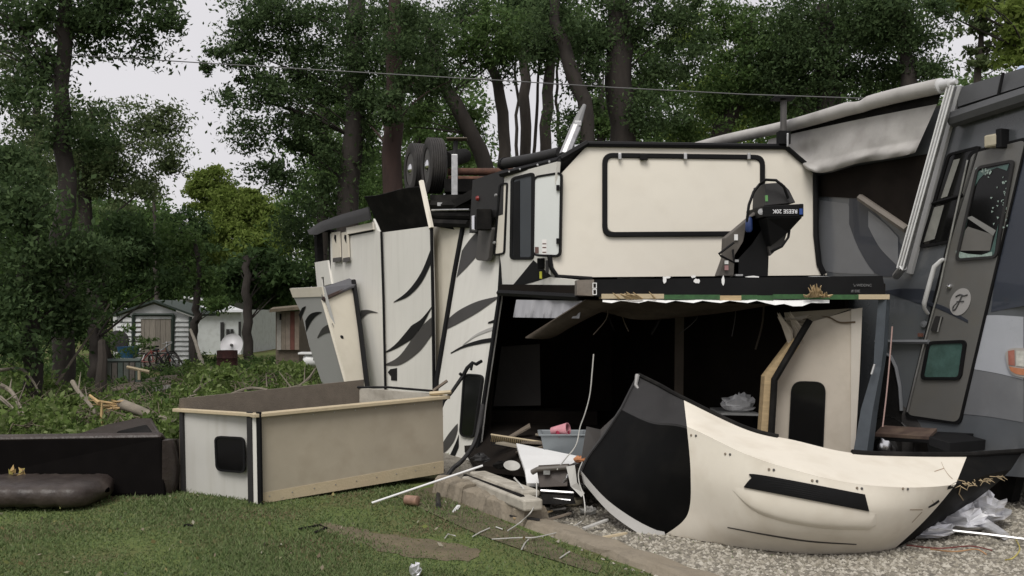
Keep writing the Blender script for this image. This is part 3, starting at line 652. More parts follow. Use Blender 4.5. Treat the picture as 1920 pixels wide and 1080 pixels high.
for j in range(13):
    f = j / 8; row = []
    for i in range(60):
        e_ = min(1, i / 22, (59 - i) / 3); e_ = e_ * e_ * (3 - 2 * e_)
        if j <= 8: x, y, d_ = T_[i][0] * (1 - f) + B_[i][0] * f, T_[i][1] * (1 - f) + B_[i][1] * f, .002 + .017 * e_ * math.sin(f * math.pi / 2) ** 1.3
        else: g_ = (j - 8) / 4; x, y, d_ = B_[i][0], B_[i][1] + 9 * g_ * e_, .002 + .017 * e_ * math.cos(g_ * math.pi / 2) - .006 * g_
        row.append(CS(x, y, d_))
    rows.append(row)
m = MB(); m.grid(rows, CAPM); m.build("scoop", CAPT, smooth=70)
m = MB(); m.strip([(1364, 988), (1440, 1002), (1520, 1014), (1606, 1020)], [(1364, 990), (1440, 1005), (1520, 1017), (1606, 1022)], CS, mat("shadow_gap_rubber", (.06, .055, .05), .7, .2), 30, 1, .004, .01); m.build("seam", CAPT)  # dark strip drawn along the slit
m = MB(); m.tube([cap_rows[0][i] + V(0, -.008, .004) for i in range(1, 4 * NS - 3, 3)], .018, BLACKM, 8)
m.tube([cap_rows[0][i] + V(0, -.008, .004) for i in range(5 * NS + 1, 9 * NS + 1, 3)], .02, BLACKM, 8); m.each("rubber_trim", CAPT, smooth=40)
m = MB(); a = [cap_rows[45][i] for i in range(0, 2 * NS + 1, 2)]; m.grid([[p + V(0, -.02, .02) for p in a], [p + V(.02, -.05, -.07) for p in a]], mat("grey_flange", (.4, .39, .37), .5, .1, 5), (0, .02, 0)); m.build("bottom_flange", CAPT, smooth=50)
m = MB(); m.tube([cap_rows[r][0] + V(0, -.01, 0) for r in range(0, 46, 3)], .012, CHAR, 6)
m.grid([[P(1100, 800, 7.5), P(1126, 806, 7.62), P(1152, 782, 7.75)], [P(1090, 860, 7.35), P(1125, 850, 7.5), P(1150, 800, 7.7)]], DGREY, (0, .02, 0)); m.build("torn_rim", CAPT)
m = MB(); m.tube([P(1195, 703, 7.6), P(1192, 722, 7.55), P(1200, 734, 7.5), P(1204, 760, 7.3), P(1218, 812, 7.1), P(1221, 846, 7.05), P(1219, 862, 7.05)], [.018, .014, .012, .008, .006, .005, .005], mat("grey_sealant", (.3, .29, .28), .7, .2), 6); m.build("sealant_strip", CAPT)
m = MB()
for x, y in ((1364, 851), (1446, 880), (1527, 901), (1611, 915), (1697, 916), (1300, 816)): 
    m.lathe(CS(x - 4, y, .002), (0, -1, .2), [(0, .009), (.006, .006)], mat("screw_%d" % x, (.2, .16, .12), .5, .2), 8); m.lathe(CS(x + 5, y + 1, .002), (0, -1, .2), [(0, .009), (.006, .006)], DGREY, 8)
m.each("screw", CAPT)
m = MB(); m.strip([(1778, 912), (1790, 905), (1800, 900)], [(1776, 918), (1790, 914), (1802, 905)], CS, BLACK, 8, 1, .006, .01); m.strip([(1741, 950), (1752, 943), (1760, 937)], [(1741, 953), (1752, 948), (1762, 941)], CS, BLACK, 8, 1, .006, .01)
for L_ in ([(1748, 938), (1752, 946)], [(1765, 866), (1770, 878), (1778, 890), (1786, 898)], [(1770, 878), (1752, 884)], [(1706, 956), (1730, 956)], [(1729, 960), (1710, 980)]):
    m.strip([(x, y - .8) for x, y in L_], [(x, y + .8) for x, y in L_], CS, mat("hairline_crack", (.3, .22, .15), .8, .2), 8, 1, .003, .004)
m.each("crack", CAPT)
m = MB(); rng = random.Random(11); straw = mat("torn_fibre", (.36, .28, .17), .9, .3, 20)
for i in range(48):
    t = rng.random(); x = 1800 + 78 * t + rng.gauss(0, 4); y = 908 - 14 * t + rng.gauss(0, 2.5); p_ = CS(min(x, 1880), y, .02)
    m.tube([p_, p_ + V(rng.uniform(-.06, .06), rng.uniform(-.03, 0), rng.uniform(-.03, .015))], [.004, .0015], straw, 4)
m.tube([CS(1802, 912, .02), CS(1798, 926, .03), CS(1806, 938, .03)], .004, straw, 4)
m.each("torn_fibre", CAPT)

# ================================================================== slide-out box on the grass
SB = thing("slide_out_box", "torn out slide-out room lying open side up on the grass, tan board side", "slide-out", (-1.8, 8.6, 0))
q = {'f': G(485, 945), 'l': G(340, 922), 'r': P(832, 887, 8.95)}
ft, lt, rt = P(482, 778, q['f'].y), P(336, 769, q['l'].y), P(830, 745, 8.95)
ex = (q['r'] - q['f']).normalized(); ey = (q['l'] - q['f']).normalized(); blt = lt + (rt - ft); 
PL_ = Plane(q['f'], q['r'], ft); PE = Plane(q['f'], q['l'], ft)
m = MB(); m.slab([q['f'], q['r'], rt, ft], ey * .05, TAN); m.build("long_side", SB)
m = MB(); m.slab([q['f'] + ex * .06, q['l'] + ex * .002, lt, ft + ex * .06], ex * .05, mat('dull_white_siding', (.5, .49, .455), .5, .06, 1.2, dfac=.25, dirt=(.3, .28, .22), streak=1, bump=.15, bscale=2.5)); es = m.build("end_wall", SB)
wc = [(401, 817), (458, 820), (459, 888), (404, 883)]
m = MB(); m.ppoly(rquad(wc, 12), PE, GLASS, .012, .004); wn = m.build("window", SB)
m = MB(); m.pring(wc, 12, 3.5, PE, BLACK, .014, .010); m.build("frame", wn)
m = MB(); PE2 = PE
for x0, x1, mm_ in ((336, 342, CHAR), (462, 471, CHAR), (480, 487, BLACK)):
    m.ppoly([(x0, 772), (x1, 773), (x1 + 3, 946 if x1 > 400 else 922), (x0 + 3, 944 if x1 > 400 else 921)], PE, mm_, .02, .022)
m.ppoly([(471, 778), (480, 778), (483, 946), (474, 944)], PE, WHITE, .02, .012); m.each("corner_post", SB)
m = MB(); m.slab([q['f'] + V(-.004, -.006, 0), q['r'] + V(0, -.006, 0), q['r'] + V(0, -.006, .115), q['f'] + V(-.004, -.006, .085)], ey * .03, WOODL); m.build("bottom_plank", SB)
m = MB()
for i in range(9):
    f = (i + .5) / 9; c = q['f'].lerp(q['r'], f) + V(-.003, -.008, .05 + .02 * f); m.lathe(c, PL_.n, [(0, .006), (.003, .005)], STEEL, 8)
    c = ft.lerp(rt, f) + V(-.003, -.004, -.04); m.lathe(c, PL_.n, [(0, .005), (.003, .004)], STEEL, 8)
m.each("staple", SB)
def rail(a, b, name, w_=.055, h_=.03, mm_=WOODL):
    d = (b - a).normalized(); n_ = d.cross(V(0, 0, 1)).normalized(); mb = MB(); c = [a - n_ * w_, b - n_ * w_, b + n_ * w_, a + n_ * w_]
    mb.slab([p + V(0, 0, h_ / 2) for p in c], (0, 0, -h_), mm_); mb.build(name, SB, bevel=.004)
rail(ft - ex * .05, rt + ex * .05, "rim_board"); rail(ft - ey * .02, lt + ey * .05, "rim_board", .035, .028)
bl = P(664, 730, (q['l'] + (q['r'] - q['f'])).y)
m = MB(); m.slab([V(lt.x, lt.y, .02), V(blt.x, blt.y, .02), blt + V(0, 0, .14), lt + V(0, 0, .1)], (0, .05, 0), CARPET); m.build("carpeted_floor", SB)
m = MB(); m.slab([V(rt.x, rt.y, .1), V(blt.x, blt.y, .05), blt + V(0, 0, .06), rt + V(0, 0, .03)], -ex * .04, MOULD); m.tube([blt + V(-.1, -.03, .02), blt + V(-.06, -.03, .07), blt + V(.25, -.03, .07), rt + V(-.1, 0, .06)], .012, BLACK, 6); m.build("far_end_wall", SB)
m = MB(); m.slab([q['f'] + V(.1, .1, .02), q['r'] + V(0, .1, .0), V(blt.x, blt.y, .05), V(lt.x + .05, lt.y, .05)], (0, 0, .02), INSIDE); m.build("inner_panel", SB)
m = MB(); m.tube([P(810, 734, 9.0), P(838, 714, 9.1)], .016, OLDWOOD, 5); m.tube([P(806, 738, 8.95), P(846, 735, 8.9)], .02, WOODL, 5); m.each("splintered_end", SB)
# ================================================================== motorhome
MA = V(3.644, 8.0, 0); MD = V(.4236, -.9058, 0); MN = V(.9058, .4236, 0)     # wall point, direction to the nose, direction inward
MH = thing("motorhome", "dark grey blue motorhome leaning beside the wreck, its entry door window shattered", "motorhome", (4.5, 8.6, 0))
BODY = mat("slate_blue_paint", (.085, .092, .10), .3, .12, 2, spec=.5, coat=.3, dfac=.2, dirt=(.1, .095, .085))
LIGHTB = mat("pale_blue_grey_paint", (.36, .375, .405), .28, .1, 2, coat=.3)
MIDB = mat("mid_grey_paint", (.145, .15, .158), .33, .12, 3, coat=.3)
DARKB = mat("dark_blue_paint", (.028, .032, .042), .4, .15, 3, coat=.3)
prof = [(-6.2, 2.2), (-6.2, .2), (-6.0, 0)] + [(-6 + 6.35 * i / 30, 0) for i in range(1, 31)]
for k in range(1, 13):
    a = math.pi / 2 * k / 12; prof.append((.35 + .62 * math.sin(a), .62 - .62 * math.cos(a)))
prof += [(.98, 1.2), (.97, 2.2)]
zs = [.28 + (3.3 - .28) * i / 40 for i in range(41)]
def mh(t, n, z): return MA + MD * (t + .25 * (z - 1)) + MN * n + V(0, 0, z)
m = MB(); m.grid([[mh(t, n, z) for t, n in prof] for z in zs], BODY)
tp = [mh(t, n, 3.3) for t, n in prof]; m.slab(tp, (0, 0, .02), DGREY)
m.add([mh(-6.2, 2.2, .28), mh(-6.2, 2.2, 3.3), mh(.97, 2.2, 3.3), mh(.97, 2.2, .28)], [(0, 1, 2, 3)], BODY)
body = m.build("body", MH, smooth=40); MS = Surf(body)
PM = Plane(MA, MA + MD, MA + V(0, 0, 1))
# painted bands belong to the body
m = MB(); k = dict(fn=MS, off=.004, thick=.006)
m.strip([(1536, 375), (1560, 378), (1590, 382)], [(1536, 505), (1570, 512), (1640, 514)], PM, MIDB, 10, 1, .003, .004)
m.strip([(1592, 372), (1612, 376), (1650, 410), (1690, 460)], [(1592, 420), (1612, 470), (1645, 515), (1690, 516)], PM, DARKB, 14, 1, .006, .004)
m.strip([(1628, 395), (1660, 420), (1684, 445)], [(1628, 425), (1650, 465), (1684, 500)], PM, MIDB, 14, 1, .009, .004)
m.strip([(1660, 545), (1700, 541), (1760, 548), (1830, 590)], [(1660, 548), (1700, 562), (1760, 580), (1830, 592)], PM, DARKB, 14, 1, .003, .004)
m.strip([(1834, 592), (1870, 591), (1919, 594)], [(1812, 690), (1870, 700), (1919, 712)], MS, LIGHTB, 24, 4, .004, .006)
m.strip([(1812, 691), (1870, 701), (1919, 713)], [(1797, 775), (1860, 782), (1919, 792)], MS, MIDB, 24, 4, .004, .006)
m.build("paint_band", MH, smooth=40)
# dark opening under the awning, a flat dark patch on the wall
m = MB(); m.ppoly([(1534, 330), (1600, 312), (1742, 288), (1700, 432), (1610, 372), (1534, 368)], PM, INSIDE, .01, .012); m.build("window_opening", MH)
m = MB(); m.tube([PM(1612, 370, .04), PM(1700, 430, .04)], .035, mat("taupe_trim", (.16, .14, .12), .5, .15), 6); m.build("slide_trim", MH)
# side window
m = MB(); c = [(1776, 288), (1838, 272), (1782, 455), (1722, 466)]; m.ppoly(rquad(c, 9), PM, GLASS, .01, .012); sw = m.build("side_window", MH)
m = MB(); m.pring(c, 9, 5, PM, BLACK, .02, .02); m.tube([PM(1748, 382, .02), PM(1806, 366, .02)], .016, BLACK, 4); m.build("frame", sw)
m = MB(); m.ppoly([(1739, 392), (1770, 384), (1752, 448), (1729, 455)], PM, mat("pale_reflection_blind", (.22, .22, .2), .5, .2, 8), .002, .015); m.ppoly([(1788, 300), (1800, 297), (1776, 368), (1764, 372)], PM, MATS["pale_reflection_blind"], .002, .015); m.build("blind", sw)  # pale reflections painted onto the panes as thin patches
# entry door
dpx = [(1822, 288), (1922, 262), (1796, 792), (1700, 778)]
m = MB(); m.ppoly(rquad(dpx, 12), PM, mat("grey_door_paint", (.115, .113, .106), .32, .1, 2, coat=.2, dfac=.2), .02, .02)
m.strip([(1738, 566), (1770, 574), (1815, 600)], [(1738, 571), (1770, 584), (1815, 606)], PM, DARKB, 10, 1, .023, .002)
door = m.build("entry_door", MH, bevel=.006); PDr = Plane(MA + MN * -.022, MA + MD + MN * -.022, MA + V(0, 0, 1) + MN * -.022)
m = MB(); m.pring([(1817, 284), (1927, 256), (1800, 797), (1695, 783)], 12, 6, PM, BLACK, .02, .016); m.tube([PM(x, y, .035) for x, y in [(1814, 300), (1760, 545), (1728, 660), (1701, 772)]], .008, STEEL, 6); m.build("frame", door)
wpx = [(1830, 312), (1902, 298), (1868, 484), (1789, 490)]
m = MB(); m.ppoly(rquad(wpx, 12), PDr, GLASS, .004, .003); dw = m.build("door_window", door); dw['label'] = "shattered door window"
m = MB(); m.pring(wpx, 12, 5, PDr, CHAR, .02, .016); m.build("frame", dw)
m = MB()
m.ppoly([(1829, 322), (1892, 307), (1888, 320), (1870, 314), (1850, 322), (1836, 336), (1826, 352), (1812, 420), (1798, 478), (1840, 482), (1858, 470), (1872, 420), (1864, 480), (1796, 486), (1792, 482)], PDr, TEAL, .002, .007)
m.ppoly([(1792, 470), (1815, 476), (1840, 478), (1860, 472), (1860, 482), (1793, 487)], PDr, mat("pale_broken_glass", (.3, .38, .34), .3, .4, 40), .002, .01)
rng = random.Random(2)
for i in range(60):
    x = rng.choice([rng.gauss(1846, 6), rng.gauss(1866, 12), rng.gauss(1882, 3)]); y = rng.gauss(322, 5) if x < 1856 else rng.gauss(385, 22)
    if not (1805 < x < 1888 and 312 < y < 470): continue
    m.ppoly([(x, y), (x + rng.uniform(2, 5), y + rng.uniform(-2, 2)), (x + rng.uniform(0, 3), y + rng.uniform(2, 5))], PDr, MATS["pale_broken_glass"], .002, .008 + .003 * rng.random())
m.build("glass_shard", dw)
m = MB(); m.ppoly([(1803, 440), (1815, 425), (1862, 440), (1856, 470), (1800, 470)], PDr, mat("seat_back_grey", (.13, .125, .115), .7, .15), .002, .004); m.ppoly([(1812, 408), (1822, 405), (1867, 432), (1862, 442)], PDr, mat("seat_rail", (.2, .2, .19), .6, .1), .002, .006); m.build("seat_seen_inside", dw)
spx = [(1738, 640), (1812, 637), (1801, 713), (1724, 713)]
m = MB(); m.ppoly(rquad(spx, 12), PDr, TEAL, .01, .006); lw = m.build("lower_window", door)
m = MB(); m.pring(spx, 12, 6, PDr, BLACK, .02, .014); m.build("frame", lw)
m = MB(); ec = PDr(1800, 566, .004); eu = MD; ev = (V(0, 0, 1) + MD * .25).normalized()
m.slab([ec + (eu * math.cos(a) * .098 + ev * math.sin(a) * .115) for a in [2 * math.pi * i / 32 for i in range(32)]], MN * .003, mat("pale_grey_emblem", (.32, .31, .30), .4, .06))
ink = mat("grey_emblem_ink", (.07, .07, .07), .4, .1)
def epath(pts, r=.006): m.tube([ec - MN * .003 + eu * a + ev * b for a, b in smooth_line(pts, 14)], r, ink, 4)
epath([(-.05, .045), (-.01, .062), (.03, .052), (.06, .06)]); epath([(.012, .055), (.0, .02), (-.012, -.02), (-.03, -.065), (-.055, -.06), (-.05, -.035)], .007); epath([(-.03, .0), (.0, .006), (.04, .004)]); epath([(-.028, -.01), (-.048, -.03), (-.058, -.055), (-.045, -.078)], .004)
m.build("emblem", door)
m = MB(); m.ppoly(rquad([(1754, 592), (1767, 594), (1756, 622), (1744, 620)], 3), PDr, CHAR, .02, .014); m.tube([PDr(1765, 594, .02), PDr(1758, 622, .02)], .006, STEEL, 6); m.lathe(PDr(1781, 537, .0), -MN, [(0, .022), (.02, .02), (.025, 0)], CHROME, 12); m.each("handle", door)
m = MB(); m.tube([PM(*q) for q in [(1768, 487, .02), (1765, 488, .09), (1752, 500, .10), (1742, 535, .10), (1733, 568, .10), (1733, 578, .08), (1740, 588, .02)]], [.016, .016, .02, .02, .02, .016, .014], mat("pale_grab_bar", (.55, .55, .54), .35, .1), 10); m.lathe(PM(1734, 608, 0), -MN, [(0, .03), (.02, .028), (.025, 0)], MIDB, 14); m.build("grab_handle", MH, smooth=40)
m = MB(); m.box(PM(1864, 264, .05), (.13, .08, .10), mat("aged_cream_lens", (.42, .38, .28), .4, .2, 8), (MD, MN, V(0, 0, 1))); pl_ = m.build("porch_lamp", MH, bevel=.015)
m = MB(); m.box(PM(1880, 260, .04), (.05, .1, .15), BLACK, (MD, MN, V(0, 0, 1))); m.build("lamp_base", pl_, bevel=.006)
# eave and roof edge
m = MB(); m.tube([PM(1786, 224, .06), PM(1850, 203, .06), PM(1990, 158, .06)], .07, mat("slate_eave", (.07, .072, .075), .45, .15, 5), 8); m.build("eave_rail", MH, smooth=40)
m = MB(); m.grid([[PM(x, y0 + (y1 - y0) * j / 3, o) for x in (1796, 1830, 1870, 1920, 1990) for y0, y1, o in (((200 - (x - 1796) * .32), (165 - (x - 1796) * .31), .05 - .03 * j / 3),)] for j in range(4)], MATS["slate_eave"], MN * .1); m.tube([PM(1872, 178, .06), PM(1881, 136, .06)], .012, BLACK, 6); m.build("roof_edge", MH)
m = MB(); m.slab([P(1895, 142, 8.6), P(1910, 122, 8.6), P(1960, 128, 8.3), P(1960, 150, 8.3)], MN * .6, mat("blue_white_roof_unit", (.45, .52, .68), .5, .1)); m.build("roof_unit", MH, bevel=.02)
# awning
m = MB(); ra, rb = PM(1763, 161, .16), PM(1300, 279, .16)
pts = []; rr = []
for i in range(41):
    f = i / 40; p_ = ra.lerp(rb, f); kink = math.exp(-((f - .26) / .02) ** 2); pts.append(p_ + V(0, 0, -.02 * kink + .012 * math.sin(f * 9))); rr.append(.061 + .004 * math.sin(f * 5 + 1) - .012 * kink)
m.tube(pts, rr, FABRIC, 16); aw = m.build("awning_roll", MH, smooth=50)
m = MB(); m.lathe(ra, ra - rb, [(-.01, .064), (.01, .064), (.02, .045), (.1, .042), (.11, .02), (.16, .02)], mat("pale_end_cap", (.5, .5, .5), .4, .1), 16); m.build("end_cap", aw, smooth=40)
m = MB(); m.ppoly([(1764, 172), (1756, 196), (1482, 262), (1484, 242)], PM, BLACKM, .01, .1); m.build("awning_track", MH)  # black strip painting the dark gap between roll and fabric
m = MB(); rows = []
tl = smooth_line([(1757, 195), (1690, 208), (1600, 226), (1480, 252), (1440, 262)], 60); bl_ = smooth_line([(1716, 286), (1690, 293), (1655, 299), (1610, 306), (1575, 316), (1540, 324), (1515, 318), (1490, 300), (1440, 290)], 60)
for j in range(30):
    f = j / 29; row = []
    for i in range(60):
        g_ = i / 59; x = tl[i][0] * (1 - f) + bl_[i][0] * f; y = tl[i][1] * (1 - f) + bl_[i][1] * f
        wv = .016 * math.sin(g_ * 26 + f * 3) * f + .02 * math.sin(g_ * 9 - f * 4) * f + .05 * f * f
        if f > .72: wv += .035 * math.sin((f - .72) / .28 * math.pi) + .018 * (f - .72) * 3.5 * math.sin(g_ * 40 + 5 * f)
        k_ = math.exp(-((g_ - .66 - .1 * f) / .05) ** 2); wv += .09 * f * k_ * math.sin(f * 7 + 1)
        row.append(PM(x, y, .11 + wv))
    rows.append(row)
m.grid(rows, FABRIC, (0, .006, .0)); m.build("awning_fabric", MH, smooth=70)
m = MB()
for o, wd in ((.16, .07), (.02, .05)):
    a, b = PM(1786 + (14 if o < .1 else 0), 160, o), PM(1690 + (16 if o < .1 else 0), 505 + (8 if o < .1 else 0), o)
    d = (b - a).normalized(); c = (a + b) / 2; sx = d.cross(MN).normalized(); m.box(c, ((b - a).length, .035, wd), STEEL if o > .1 else mat("arm_grey", (.42, .42, .42), .4, .1), (d, MN, sx))
    if o > .1:
        for s_ in (-.03, 0, .03): m.box(c + sx * s_ - MN * .02, ((b - a).length, .012, .012), WHITE2, (d, MN, sx))
m.tube([PM(1694, 500, .16), PM(1680, 518, .1)], .035, STEEL, 8); m.tube([P(1740, 278, 8.3), P(1682, 279, 8.9)], .016, STEEL, 6); m.tube([P(1735, 288, 8.3), P(1690, 291, 8.6)], .04, mat("pale_roll", (.5, .48, .46), .6, .1), 8)
m.build("awning_arm", MH, bevel=.003)
# lower body
m = MB(); arch = [(1646, 850), (1643, 760)] + [(1643 + 48 * (1 - math.cos(a)) , 850 - 188 * math.sin(a)) for a in [R(40 + i * 5) for i in range(29)]]
arch = [(1640, 860), (1640, 690), (1648, 668), (1658, 662), (1670, 668), (1680, 690), (1687, 725), (1690, 770), (1690, 860)]
m.ppoly(arch, PM, BLACKM, .01, .006); m.tube([PM(x, y, .012) for x, y in arch[2:8]], .016, MIDB, 6); m.build("wheel_arch", MH)
wc_ = PM(1655, 845, .06) + MN * .2
t = MB(); t.lathe(wc_, -MN, [(-.14, .3), (-.14, .44), (-.1, .5), (.1, .5), (.14, .45), (.14, .32)], RUBBER, 36); wh = t.build("wheel", MH, smooth=40)
t = MB(); t.lathe(wc_, -MN, [(.12, .32), (.15, .31), (.12, .27), (.05, .25), (.05, .14), (.2, .12), (.22, .06), (.22, 0)], CHROME, 28); t.build("rim", wh, smooth=40)
m = MB(); m.tube([PM(1642, 641, .03), PM(1742, 641, .03)], .022, MIDB, 6); m.box(PM(1726, 628, .015), (.04, .025, .03), mat("amber_marker", (.13, .06, .045), .4, .1), (MD, MN, V(0, 0, 1))); m.build("rub_rail", MH)
st = PM(1700, 806, .2)
m = MB(); m.slab([P(1654, 797, 8.35), P(1757, 803, 7.75), P(1742, 818, 7.55), P(1640, 812, 8.1)], (0, 0, -.03), mat("step_tread", (.07, .045, .035), .7, .35, 12, dfac=.4, dirt=(.2, .15, .1))); m.slab([P(1641, 813, 8.1), P(1742, 819, 7.55), P(1742, 832, 7.55), P(1660, 826, 8.0)], MN * .5, BLACK); m.slab([P(1742, 819, 7.55), P(1782, 830, 7.5), P(1780, 850, 7.5), P(1742, 835, 7.55)], MN * .4, BLACK); m.build("entry_step", MH, bevel=.004)
m = MB(); hl = [(1884, 656), (1905, 653), (1935, 655), (1935, 712), (1900, 706), (1887, 690)]
m.strip([(1885, 662), (1893, 654), (1910, 652), (1940, 655)], [(1885, 668), (1893, 696), (1910, 706), (1940, 710)], MS, mat("headlight_bezel", (.35, .33, .31), .3, .1, coat=.5), 12, 3, .02, .02); hd = m.build("headlight", MH, smooth=50)
m = MB(); m.strip([(1890, 658), (1902, 656)], [(1891, 684), (1903, 686)], MS, mat("red_brown_lens", (.32, .12, .09), .25, .2, 10, coat=.5), 6, 2, .026, .01); m.strip([(1892, 687), (1908, 690), (1940, 694)], [(1895, 695), (1908, 702), (1940, 705)], MS, mat("amber_lens", (.45, .17, .08), .25, .2, 10, coat=.5), 8, 2, .026, .01)
m.strip([(1905, 658), (1940, 660)], [(1905, 686), (1940, 690)], MS, mat("clear_lens", (.5, .5, .46), .2, .3, 30, coat=.6), 8, 2, .026, .01); m.each("lens", hd, smooth=50)
m = MB(); m.slab([mh(-6, .3, .3), mh(.6, .5, .3), mh(.6, 2, .3), mh(-6, 2, .3)], (0, 0, -.05), BLACKM); m.slab([mh(-.9, .25, .02) , mh(.55, .35, .02), mh(.55, .35, .3), mh(-.9, .25, .3)], MN * .1, BLACKM); m.build("underbody", MH)
m = MB(); m.ppoly([(1893, 290), (1990, 250), (1990, 560), (1858, 585)], PM, mat("deep_blue_nose_trim", (.03, .036, .05), .3, .2, 2, coat=.3), .01, .003); m.build("nose_trim", MH)

# ================================================================== furniture on the grass
m = MB(); a, b, c, d = G(-160, 925), G(309, 932), P(303, 816, 8.3), P(-160, 822, 8.35)
SF = thing("sofa", "dark brown sofa tipped onto its back with its black dust cloth underside facing out", "sofa", (-4, 8.6, 0))
m = MB(); m.slab([a, b, c, d], (-.02, .5, -.36), UNDER); m.build("underside", SF, bevel=.03)
m = MB(); m.slab([d + V(0, -.02, -.02), c + V(0, -.02, -.015), c + V(0, .04, .03), d + V(0, .04, .03)], (0, .5, -.36), BROWNV); m.build("seat_front", SF, bevel=.03)
m = MB(); arm = smooth_line([(312, 832, .02), (330, 838, .06), (336, 862, .07), (337, 900, .06), (330, 930, .05)], 12)
rows = []
for j in range(9):
    f = j / 8; rows.append([P(304 + 34 * math.sin(math.pi / 2 * min(1, i / 5)) * (.75 + .25 * math.sin(f * 3.1)), 826 + 108 * f, 8.2 + (.02 - .1 * math.sin(math.pi * i / 8)) + i * .07 + .015 * math.sin(f * 25)) for i in range(9)])
m.grid(rows, BROWNV, (0, .12, .0)); m.build("arm", SF, smooth=60)
CU = MB(); CU.slab([P(128, 818, 9.6), P(198, 796, 10.4), P(262, 783, 10.6), P(284, 782, 10.2), P(302, 812, 9.2)], (0, .2, -.28), BROWNV); CU.slab([P(214, 808, 9.0), P(276, 794, 9.3), P(290, 812, 8.95)], (0, .1, -.2), BLACKM)
solo(CU, "sofa_back_cushion", "flat dark brown cushion slab slanting up behind the tipped sofa", "cushion", bevel=.03)
m = MB(); rows = []; ye = 7.55
for i in range(25):
    f = i / 24; x0 = -150 + (168 + 150) * f; r_ = (.10 if f < .9 else .10 * math.sqrt(max(0.02, 1 - ((f - .9) / .1) ** 2))) * (1 + .03 * math.sin(i * 1.9))
    row = []
    for k in range(16):
        an = 2 * math.pi * k / 15; ca, sa = math.cos(an), math.sin(an); e = .45
        row.append(V((x0 - 960) / F * ye, ye + .33 + .34 * math.copysign(abs(ca) ** e, ca) * (r_ / .1), .115 + r_ * math.copysign(abs(sa) ** .6, sa) + .006 * math.sin(i * 2.3 + k)))
    rows.append(row)
m.grid(rows, BROWNV); tg = m
CUS = thing("seat_cushion", "puffy dark brown seat cushion lying on the grass in front of the tipped sofa", "cushion", (-3.8, 7.8, 0))
m.build("cover", CUS, smooth=60)
m = MB(); m.tube([r_[11] + V(0, -.008, .01) for r_ in rows[:-1]], .012, BROWNV, 6); m.build("piping", CUS)
leafm = leafmat("tan_dead_leaf", [(.3, .2, .08), (.42, .3, .14), (.25, .22, .06)], .1)
m = MB(); rng = random.Random(9)
for i in range(9):
    c = P(30 + rng.uniform(-12, 14), 893 + rng.uniform(-12, 14), 8.08 - rng.random() * .03); u = V(rng.uniform(-1, 1), rng.uniform(-.5, .5), rng.uniform(-1, 1)).normalized() * .05; v_ = u.cross(V(0, 1, .2)).normalized() * .022
    m.add([c - u, c + v_ - V(0, .01, 0), c + u, c - v_], [(0, 1, 2, 3)], leafm)
m.tube([P(22, 890, 8.06), P(34, 888, 8.04), P(46, 882, 8.05)], .003, OLDWOOD, 4)
solo(m, "leaf_sprig", "small sprig of tan dead leaves stuck to the black sofa underside", "twig")

# ================================================================== debris in and round the wreck
TB = thing("storage_tub", "grey plastic tub with pink cups and red cloth inside the wreck", "tub", P(1056, 852, 8.5))
m = MB(); t0 = [P(1012, 814, 8.4), P(1098, 818, 8.35)]; 
for w0, w1, z0, z1, th in ((.20, .23, .0, .19, .012),):
    c = P(1056, 852, 8.55); rows = []
    for z, ww in ((0, .165), (.16, .20), (.185, .205), (.185, .225), (.2, .225), (.2, .19), (.02, .155)):
        rows.append([c + V(ww * (1 if k in (0, 3) else -1) * (1), (.75 * ww) * (1 if k < 2 else -1), z) for k in (0, 1, 2, 3, 0)])
    m.grid(rows, mat("blue_grey_plastic", (.19, .21, .22), .5, .12, 4))
m.build("tub", TB, bevel=.008)
m = MB(); m.lathe(P(1052, 806, 8.45), (1, -.5, .22), [(-.09, .035), (.07, .055), (.07, .045), (-.02, .038), (-.02, 0)], mat("pink_cup", (.55, .25, .28), .5, .25, 8), 18); solo(m, "pink_cup", "pink and white cup lying across the grey tub with its open end facing out", "cup", smooth=40)
m = MB(); m.grid([[P(1042 + 26 * i / 8, 812 + 10 * j / 4, 8.42) + V(0, -.03 * math.sin(i * 1.1) * math.sin(j), .03 * math.sin(i * .9 + j)) for i in range(9)] for j in range(5)], mat("crimson_cloth", (.28, .02, .05), .9, .2), (0, .02, 0)); solo(m, "red_cloth", "crumpled dark red cloth hanging over the grey tub's front rim", "cloth", smooth=60)
m = MB(); pb_ = [P(968, 831, 8.6), P(1098, 858, 8.2), P(1066, 872, 7.9), P(1064, 884, 7.6), P(1010, 906, 7.5), P(988, 906, 7.5), P(984, 880, 7.8), P(974, 852, 8.2)]; m.slab(pb_, (0, .02, -.03), WHITE2)
solo(m, "white_board", "broken white wall board slumped in front of the grey tub", "board")
DR = thing("drawer", "brown broken drawer front with silver latch beside the cap's left tip", "drawer", P(1036, 930, 7.4))
m = MB(); m.slab([P(1006, 880, 7.4), P(1066, 877, 7.35), P(1064, 912, 7.3), P(1012, 914, 7.35)], (.02, .2, 0), mat("dark_brown_laminate", (.055, .042, .034), .5, .2, 6)); m.tube([P(997, 886, 7.38), P(1008, 880, 7.36), P(1066, 876, 7.32)], .022, mat("grey_brown_lip", (.1, .088, .075), .5, .2), 8); m.build("front", DR, bevel=.005)
m = MB(); m.box(P(1025, 886, 7.33), (.05, .015, .03), STEEL); m.tube([P(1056, 905, 7.32), P(1062, 896, 7.3), P(1064, 890, 7.32)], .006, STEEL, 6); m.build("latch", DR)
m = MB(); m.slab([P(1012, 918, 7.4), P(1070, 916, 7.4), P(1080, 945, 7.2), P(1018, 945, 7.2)], (0, .3, 0), BLACKM); m.tube([P(1014, 920, 7.35), P(1076, 924, 7.3)], .012, STEEL, 6); m.tube([P(1026, 934, 7.3), P(1070, 938, 7.25)], .008, STEEL, 6); m.build("runner_box", DR)
